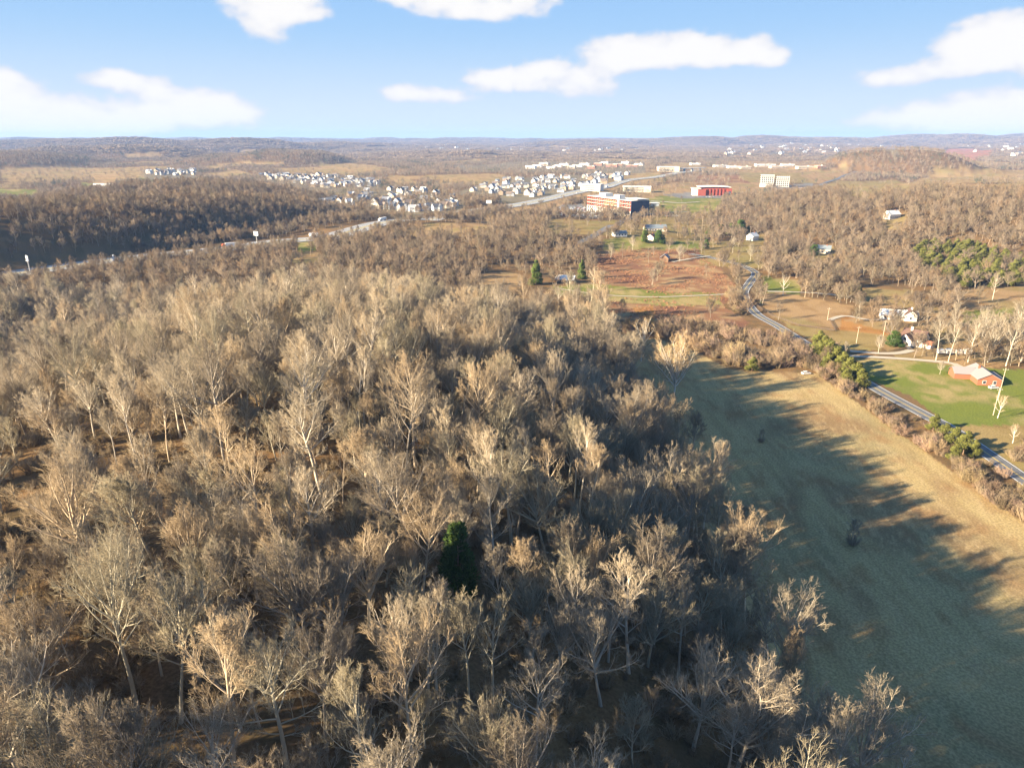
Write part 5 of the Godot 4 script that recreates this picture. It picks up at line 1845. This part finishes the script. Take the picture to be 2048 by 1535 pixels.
# ------------------------------------------------------------------ the large buildings
func big_buildings() -> void:
	var red := paint("red_sheathing", 0.24, 0.05, 0.032, 0.8)
	var orange := paint("orange_sheathing", 0.33, 0.115, 0.04, 0.8)
	var white := paint("white_concrete", 0.58, 0.565, 0.53, 0.85)
	var dark := paint("block_inside", 0.22, 0.21, 0.20, 0.9)
	var flat := paint("flat_roof", 0.50, 0.49, 0.47, 0.9)
	var glass := paint("blue_glass", 0.04, 0.06, 0.10, 0.15)
	var brick := paint("hall_brick", 0.22, 0.055, 0.04, 0.9)
	# the block under construction: open white frame below, red and orange sheathing above
	var a := ground_at(124, 1160)
	var b := ground_at(178, 1052)
	var l := Vector2(b.x - a.x, b.z - a.z).length()
	var turn := atan2(-(b.z - a.z), b.x - a.x)
	var o := base("framed_block", Vector3((a.x + b.x) / 2, minf(a.y, b.y) - 0.5, (a.z + b.z) / 2), turn)
	tag(o, "five storey block under construction with red and orange panels above white frame", "building")
	var deep := 34.0
	var sh := 5.0
	var s := Shape.new()
	s.box(Vector3(0, 0, -deep / 2 - 4.0), Vector3(l - 12, sh * 5 - 0.3, deep - 9))
	piece("inner_core", s.mesh(dark, false), null, o)
	for k in 6:
		s = Shape.new()
		s.box(Vector3(0, k * sh - 0.35, -deep / 2), Vector3(l, 0.5, deep))
		piece("floor_slab", s.mesh(white if k < 5 else flat, false), null, o)
	var bays := 19
	for k in 5:
		var groups := {"white_frame": [], "red_panel": [], "orange_panel": []}
		for j in bays + 1:
			var g := "white_frame"
			if k >= 2:
				g = "orange_panel" if j > 7 and j < 13 else "red_panel"
			groups[g].append(j)
		for g in groups:
			if groups[g].is_empty(): continue
			s = Shape.new()
			for j in groups[g]:
				var x: float = -l / 2 + 0.9 + (l - 1.8) * j / bays
				s.box(Vector3(x, k * sh + 0.16, -0.4), Vector3(1.7, sh - 0.54, 0.8))
				if j < bays and k >= 2:
					s.box(Vector3(x + (l - 1.8) / bays / 2, k * sh + 0.16, -0.5), Vector3((l - 1.8) / bays - 1.72, 1.4, 0.5))
			piece(g, s.mesh({"white_frame": white, "red_panel": red, "orange_panel": orange}[g], false), null, o)
	s = Shape.new()
	s.box(Vector3(l * 0.24, 0, 0.65), Vector3(5.0, sh * 5 + 7.5, 1.3))
	piece("stair_tower", s.mesh(white, false), null, o)
	s = Shape.new()
	s.box(Vector3(l * 0.19, sh * 5 + 0.2, -5.0), Vector3(17, 6.5, 9))
	piece("roof_house", s.mesh(white, false), null, o)
	s = Shape.new()
	s.box(Vector3(-l * 0.25, sh * 5 + 0.2, -16.0), Vector3(18, 5.5, 14))
	piece("roof_house", s.mesh(white, false), null, o)
	s = Shape.new()
	s.box(Vector3(l / 2 + 0.2, 0.5, -deep / 2), Vector3(0.8, sh * 5 - 0.9, deep - 1))
	piece("shaded_side_wall", s.mesh(glass, false), null, o)  # side wall coloured dark blue to paint in its shade
	s = Shape.new()
	s.box(Vector3(l * 0.38, sh * 5 + 1.5, -deep / 2 - 4), Vector3(32, 0.8, 22))
	piece("roof_canopy", s.mesh(flat, false), null, o)
	# the red brick hall with a curved white roof
	o = base("brick_hall", ground_at(RED_HALL[0], RED_HALL[1] + 16, -0.5), deg_to_rad(-6))
	tag(o, "red brick hall with low curved white roof and arched openings beside the lawn", "building")
	s = Shape.new()
	s.box(Vector3(0, 0, 0), Vector3(58, 17, 30))
	piece("wall", s.mesh(brick, false), null, o)
	s = Shape.new()
	s.box(Vector3(-26, 0, 16.5), Vector3(16, 13, 6))
	piece("front_block", s.mesh(brick, false), null, o)
	s = Shape.new()
	s.box(Vector3(31, 0, 14), Vector3(9, 15, 8))
	piece("front_block", s.mesh(brick, false), null, o)
	s = Shape.new()
	s.box(Vector3(-37, 0, 4), Vector3(14, 14, 24))
	piece("white_wing", s.mesh(white, false), null, o)
	s = Shape.new()
	s.box(Vector3(-37, 14.003, 4), Vector3(18, 1.0, 28))
	piece("wing_roof", s.mesh(flat, false), null, o)
	s = Shape.new()
	var arc := []
	for k in 13:
		arc.append(Vector3(-33 + 66.0 * k / 12, 17.2 + 1.4 * (1.0 - pow((k - 6) / 6.0, 2)), 19))
	var under := arc.duplicate()
	under.reverse()
	var pts := []
	for p in under: pts.append(p + Vector3(0, 1.0, 0))
	pts = arc + pts
	for k in 12:
		s.prism([arc[k], arc[k + 1], arc[k + 1] + Vector3(0, 1.0, 0), arc[k] + Vector3(0, 1.0, 0)], Vector3(0, 0, -38))
	piece("roof", s.mesh(white, false), null, o)
	for k in 6:
		s = Shape.new()
		s.box(Vector3(-16 + k * 7.0, 0.0, 15.9), Vector3(2.4, 14.0, 1.76))
		piece("pilaster", s.mesh(brick, false), null, o)
	s = Shape.new()
	s.box(Vector3(31, 0.5, 18.02), Vector3(5, 9, 0.3))
	piece("portal", s.mesh(glass, false), null, o)
	# the white skeleton block
	o = base("white_frame_block", ground_at(WHITE_FRAME[0] + 6, WHITE_FRAME[1] + 20, -0.5), deg_to_rad(-14))
	tag(o, "white framed office block with a projecting skeleton facade beside a car park", "building")
	for w in 2:
		var x0 := -34.0 + w * 36.0
		s = Shape.new()
		s.box(Vector3(x0 + 16, 0, -12), Vector3(29, 27 - w * 3, 20))
		piece("glass_core", s.mesh(glass, false), null, o)
		s = Shape.new()
		for k in 7:
			s.box(Vector3(x0 + 2 + k * 4.7, 0, -0.5), Vector3(1.1, 30 - w * 3, 1.1))
		piece("column_row", s.mesh(white, false), null, o).set_meta("kind", "stuff")
		for k in 7:
			s = Shape.new()
			s.box(Vector3(x0 + 16, k * 4.4 + 1.5, -11.2), Vector3(31, 0.8, 24))
			if k * 4.4 + 2.6 < 30 - w * 3:
				piece("floor_band", s.mesh(white, false), null, o)
	s = Shape.new()
	s.box(Vector3(-20, 0, 6), Vector3(30, 8, 11))
	piece("entrance_block", s.mesh(white, false), null, o)
	# plain larger sheds
	var plain := [
		["office_building", OFFICE, -10, 62.0, 24.0, 12.0, paint("office_tan", 0.55, 0.49, 0.38, 0.85), "long tan office building above the red framed block"],
		["depot_building", DEPOT, -4, 72.0, 40.0, 16.0, paint("depot_cream", 0.64, 0.56, 0.42, 0.85), "cream depot building beside the far overpass"],
		["wing_building", LEFT_HALL, -28, 46.0, 22.0, 15.0, white, "white flat roofed building just behind the red framed block"],
		["glass_pavilion", GLASS_PAVILION, 8, 22.0, 14.0, 6.0, paint("pavilion", 0.42, 0.46, 0.48, 0.5), "low grey pavilion on the park lawn"],
	]
	for p in plain:
		o = base(p[0], ground_at(p[1][0], p[1][1] + p[4] * 0.4, -0.5), deg_to_rad(p[2]))
		tag(o, p[7], "building")
		s = Shape.new()
		s.box(Vector3(0, 0, 0), Vector3(p[3], p[5], p[4]))
		piece("wall", s.mesh(p[6], false), null, o)
		s = Shape.new()
		s.box(Vector3(0, p[5] + 0.003, 0), Vector3(p[3] + 1.4, 0.8, p[4] + 1.4))
		piece("roof", s.mesh(white, false), null, o)
		for k in 3:
			s = Shape.new()
			s.box(Vector3(-p[3] * 0.1, p[5] * (0.18 + 0.27 * k), p[4] / 2 + 0.02), Vector3(p[3] * 0.7, p[5] * 0.13, 0.3))
			piece("window_band", s.mesh(glass, false), null, o)
	# overpass
	o = base("overpass", Vector3.ZERO)
	tag(o, "pale concrete overpass crossing the far motorway", "bridge")
	var p0 := ground_at(BRIDGE_A[0], BRIDGE_A[1], 9.0)
	var p1 := ground_at(BRIDGE_B[0], BRIDGE_B[1], 9.0)
	var tb := atan2(-(p1.z - p0.z), p1.x - p0.x)
	s = Shape.new()
	s.box(p0.lerp(p1, 0.5), Vector3(p0.distance_to(p1), 2.2, 13), tb)
	piece("deck", s.mesh(white, false), null, o)
	for k in 3:
		s = Shape.new()
		s.box(p0.lerp(p1, 0.2 + 0.3 * k) - Vector3(0, 11, 0), Vector3(1.6, 10.99, 9), tb)
		piece("pier", s.mesh(white, false), null, o)

func car_parks() -> void:
	var cols := [Color(0.7, 0.7, 0.7), Color(0.45, 0.46, 0.48), Color(0.10, 0.11, 0.13), Color(0.62, 0.63, 0.65), Color(0.30, 0.06, 0.05), Color(0.08, 0.13, 0.28)]
	var words := ["white", "silver", "black", "pale grey", "red", "blue"]
	var m := paint("car_paint", 1, 1, 1, 0.35, true)
	var shapes := cols.map(func(c): return car_shape(c).mesh(m))
	# [centre x, f, turn, rows, columns, words]
	var lots := [
		[702, 1690, 0.5, 6, 13, "lot beside the white framed block"],
		[CAR_LOT[0], CAR_LOT[1] + 4, 0.1, 2, 9, "small lot below the park lawn"],
		[400, 1440, 0.0, 2, 8, "plaza in front of the brick hall"],
	]
	var yard := PackedVector2Array([Vector2(64, 1068), Vector2(72, 1215), Vector2(128, 1225), Vector2(118, 1140), Vector2(140, 1075), Vector2(124, 1040), Vector2(80, 1056)])
	var line := 0
	var f0 := 1044.0
	while f0 < 1220.0:
		line += 1
		var n := 0
		var x0 := 60.0
		while x0 < 145.0:
			x0 += 3.0
			var p := Vector2(x0, f0 + (x0 - 100.0) * 0.12)
			if not Geometry2D.is_point_in_polygon(p, yard) or rng.randf() < 0.28: continue
			n += 1
			var k: int = [0, 0, 1, 2, 3, 1, 4, 5, 0, 3][rng.randi() % 10]
			var o := piece("car", shapes[k], null, self)
			o.position = ground_at(p.x, p.y, 0.15 + 0.0003 * p.y)
			o.rotation.y = PI / 2 + 0.12 + (PI if rng.randf() < 0.4 else 0.0)
			tag(o, "%s car, %s in %s row of the lot left of the red framed block" % [words[k], ordinal(n), ordinal(line)], "car", "cars in the lot left of the red framed block")
		f0 += 6.0 if line % 2 == 1 else 12.0
	for q in lots:
		for r in q[3]:
			var n := 0
			for c in q[4]:
				if rng.randf() < 0.14: continue
				n += 1
				var d := Vector2((c - (q[4] - 1) * 0.5) * 2.9, (r - (q[3] - 1) * 0.5) * (5.4 if r % 2 == 0 else 5.4) + (r / 2) * 5.0 - q[3] * 1.2).rotated(q[2])
				var x: float = q[0] + d.x
				var f: float = q[1] + d.y
				var k: int = [0, 0, 1, 2, 3, 1, 4, 5, 0, 3][rng.randi() % 10]
				var o := piece("car", shapes[k], null, self)
				o.position = ground_at(x, f, 0.15 + 0.0003 * f)
				o.rotation.y = q[2] + PI / 2 + (PI if rng.randf() < 0.4 else 0.0)
				tag(o, "%s car, %s in %s row of the %s" % [words[k], ordinal(n), ordinal(r + 1), q[5]], "car", "cars in the " + q[5])

func motorway_things() -> void:
	var white := paint("truck_white", 0.6, 0.6, 0.6, 0.5)
	var tyre := paint("tyre", 0.03, 0.03, 0.03)
	var steel := paint("sign_steel", 0.45, 0.46, 0.48, 0.4, false, 0.6)
	var pts: Array = ROADS[0][2]
	var cv := Curve2D.new()
	for k in range(0, pts.size(), 2):
		cv.add_point(Vector2(pts[k], pts[k + 1]))
	var l := cv.get_baked_length()
	var cols := [Color(0.7, 0.7, 0.7), Color(0.45, 0.46, 0.48), Color(0.10, 0.11, 0.13), Color(0.08, 0.13, 0.28)]
	var words := ["white", "silver", "black", "blue"]
	var m := paint("car_paint", 1, 1, 1, 0.35, true)
	var shapes := cols.map(func(c): return car_shape(c).mesh(m))
	for k in 34:
		var t := l * (0.03 + 0.94 * (k + rng.randf() * 0.6) / 34.0)
		var p := cv.sample_baked(t)
		var d := (cv.sample_baked(minf(t + 2.0, l)) - p).normalized()
		var side: float = [-12.0, -7.5, 7.5, 12.0][rng.randi() % 4]
		var q := p + Vector2(d.y, -d.x) * side
		var turn := atan2(d.y, d.x) + (0.0 if side > 0 else PI)
		if k in [2, 6, 9, 19]:
			var o := base("lorry", ground_at(q.x, q.y, 0.25 + 0.0004 * q.length()), turn)
			var s := Shape.new()
			s.box(Vector3(-1.2, 1.1, 0), Vector3(13.6, 2.9, 2.6))
			piece("trailer", s.mesh(white, false), null, o)
			s = Shape.new()
			s.prism([Vector3(6.2, 0.6, 1.25), Vector3(9.0, 0.6, 1.25), Vector3(9.0, 1.9, 1.25), Vector3(8.4, 3.3, 1.25), Vector3(6.2, 3.5, 1.25)], Vector3(0, 0, -2.5))
			piece("cab", s.mesh(paint("cab%d" % k, 0.5, 0.12, 0.05, 0.4) if k == 2 else white, false), null, o)
			for x in [-6.5, -5.2, 4.6, 7.6]:
				s = Shape.new()
				s.tube(PackedVector3Array([Vector3(x, 0.5, -1.25), Vector3(x, 0.5, 1.25)]), 0.5, 0.5, 10)
				piece("wheels", s.mesh(tyre, false), null, o)
			tag(o, "articulated lorry with white trailer on the motorway, %s from the left" % ordinal([2, 6, 9, 19].find(k) + 1), "lorry", "lorries on the motorway")
		else:
			var c := rng.randi() % 4
			var o := piece("car", shapes[c], null, self)
			o.position = ground_at(q.x, q.y, 0.25 + 0.0004 * q.length())
			o.rotation.y = turn
			tag(o, "%s car driving on the motorway, %s vehicle from the left" % [words[c], ordinal(k + 1)], "car", "cars on the motorway")
	var boards := [[SIGN_A, 8.0, 4.2, 13.0, -0.8, "tall white billboard standing above the motorway trees at far left"], [SIGN_B, 8.0, 3.6, 12.0, -1.1, "long white billboard edge on beside the motorway, second from left"], [SIGN_C, 7.0, 4.0, 12.0, -0.6, "square white billboard where the motorway leaves the shade"], [SIGN_D, 9.0, 4.5, 13.0, -0.4, "white sign board over the motorway near the estate"]]
	for b in boards:
		var o := base("billboard", ground_at(b[0][0], b[0][1], -0.5), b[4])
		var s := Shape.new()
		s.tube(PackedVector3Array([Vector3(0, 0, 0), Vector3(0, b[3], 0)]), 0.5, 0.45, 10)
		piece("post", s.mesh(steel, false), null, o)
		s = Shape.new()
		s.box(Vector3(0, b[3], 0), Vector3(b[1], b[2], 0.7))
		var face := piece("panel", s.mesh(white, false), null, o)
		s = Shape.new()
		s.box(Vector3(0, b[3] - 0.35, 0.4), Vector3(b[1] + 0.6, 0.3, 1.6))
		piece("catwalk", s.mesh(steel, false), null, face)
		tag(o, b[5], "billboard", "billboards along the motorway")

# ------------------------------------------------------------------ the sky
func make_sky() -> Sky:
	var w := 3072
	var h := 1536
	var px := PackedFloat32Array()
	px.resize(w * h * 3)
	for j in h:
		var el := 90.0 - 180.0 * (j + 0.5) / h
		var t := clampf(el / 19.0, 0, 1)
		var c := Vector3(0.74, 0.85, 0.97).lerp(Vector3(0.43, 0.67, 0.97), smoothstep(0.0, 0.45, t)).lerp(Vector3(0.155, 0.43, 0.90), smoothstep(0.25, 1.0, t))
		c = c.lerp(Vector3(0.20, 0.36, 0.66), smoothstep(26.0, 75.0, el))
		if el < 0.0:
			c = Vector3(0.30, 0.33, 0.36)
		var b := j * w * 3
		for k in w:
			px[b] = c.x; px[b + 1] = c.y; px[b + 2] = c.z
			b += 3
	var list := CLOUDS.duplicate()
	var cr := RandomNumberGenerator.new()
	cr.seed = 77
	for k in 46:       # the same kind of sky all the way round
		var a := cr.randf_range(42.0, 318.0)
		var e := cr.randf_range(2.0, 24.0)
		for m in 3:
			list.append([a + cr.randf_range(-5, 5), e + cr.randf_range(-1.2, 1.2), cr.randf_range(2.5, 6.0), cr.randf_range(0.7, 1.7), cr.randf_range(0.7, 1.1)])
	var dens := {}
	for q in list:
		for j in range(int((90.0 - q[1] - q[3] * 1.7) / 180.0 * h), int((90.0 - q[1] + q[3] * 1.7) / 180.0 * h) + 1):
			if j < 0 or j > h / 2: continue
			var el := 90.0 - 180.0 * (j + 0.5) / h
			for k in range(int((q[0] - q[2] * 1.7) / 360.0 * w), int((q[0] + q[2] * 1.7) / 360.0 * w) + 1):
				var az := 360.0 * (k + 0.5) / w
				var dx: float = (az - q[0]) / q[2]
				var dy: float = (el - q[1]) / q[3]
				if dy < 0: dy *= 1.25
				var r := 1.0 - dx * dx - dy * dy
				if r < -1.6: continue
				var at := j * w + posmod(k, w)
				var v: float = q[4] * maxf(r + 0.9, 0.0) * 0.5
				dens[at] = dens.get(at, 0.0) + v * v
	for at in dens:
		var j: int = at / w
		var k: int = at % w
		var az := 360.0 * k / w
		var el := 90.0 - 180.0 * j / h
		var n := cloudy.get_noise_2d(az * 9.0, el * 20.0) * 0.6 + cloudy.get_noise_2d(az * 30.0, el * 56.0) * 0.5 + cloudy.get_noise_2d(az * 110.0, el * 170.0) * 0.16
		var d: float = sqrt(dens[at]) + n * 0.62 - 0.36
		var a := smoothstep(0.0, 0.42, d) * 0.98
		if a <= 0.0: continue
		var core := smoothstep(0.1, 0.7, d)
		var c := Vector3(0.82, 0.83, 0.90).lerp(Vector3(1.02, 1.0, 0.98), core)
		var b: int = at * 3
		px[b] = lerpf(px[b], c.x, a); px[b + 1] = lerpf(px[b + 1], c.y, a); px[b + 2] = lerpf(px[b + 2], c.z, a)
	var im := Image.create_from_data(w, h, false, Image.FORMAT_RGBF, px.to_byte_array())
	var m := PanoramaSkyMaterial.new()
	m.panorama = ImageTexture.create_from_image(im)
	var s := Sky.new()
	s.sky_material = m
	return s

func _ready() -> void:
	rng.seed = 2024
	noise.seed = 3; noise.frequency = 0.012; noise.fractal_octaves = 3
	fine.seed = 8; fine.frequency = 0.07; fine.fractal_octaves = 3
	cloudy.seed = 21; cloudy.frequency = 0.012; cloudy.fractal_octaves = 4
	cam = Camera3D.new()
	cam.name = "camera"
	add_child(cam)
	cam.position = Vector3(0, 110, 0)
	cam.rotation_degrees = Vector3(-19.72, 0, 0)
	cam.fov = 58.69
	cam.near = 0.5
	cam.far = 20000.0
	var env := Environment.new()
	env.background_mode = Environment.BG_SKY
	env.sky = make_sky()
	env.background_energy_multiplier = 0.2
	env.tonemap_mode = Environment.TONE_MAPPER_LINEAR
	env.tonemap_exposure = 5.0
	env.sdfgi_enabled = true
	env.ssao_enabled = true
	env.ssil_enabled = true
	env.fog_enabled = true
	env.fog_density = 0.000055
	env.fog_light_color = Color(0.58, 0.74, 1.0)
	var we := WorldEnvironment.new()
	we.environment = env
	add_child(we)
	var sun := DirectionalLight3D.new()
	sun.name = "sun"
	add_child(sun)
	sun.light_energy = 1.6
	sun.light_color = Color(1.0, 0.915, 0.77)
	sun.light_angular_distance = 0.5
	sun.shadow_enabled = true
	sun.directional_shadow_max_distance = 4000.0
	var el := deg_to_rad(20.5)
	sun.look_at_from_position(Vector3.ZERO, Vector3(LEAN[0] * cos(el), -sin(el), -LEAN[1] * cos(el)))
	read_land()
	build_ground()
	print("ground ", Time.get_ticks_msec())
	make_kinds()
	print("kinds ", Time.get_ticks_msec())
	near_wood()
	far_woods()
	print("woods ", Time.get_ticks_msec())
	lone_trees()
	evergreens()
	thickets()
	roads()
	valley_houses()
	suburbs()
	big_buildings()
	car_parks()
	motorway_things()
	print("all ", Time.get_ticks_msec())
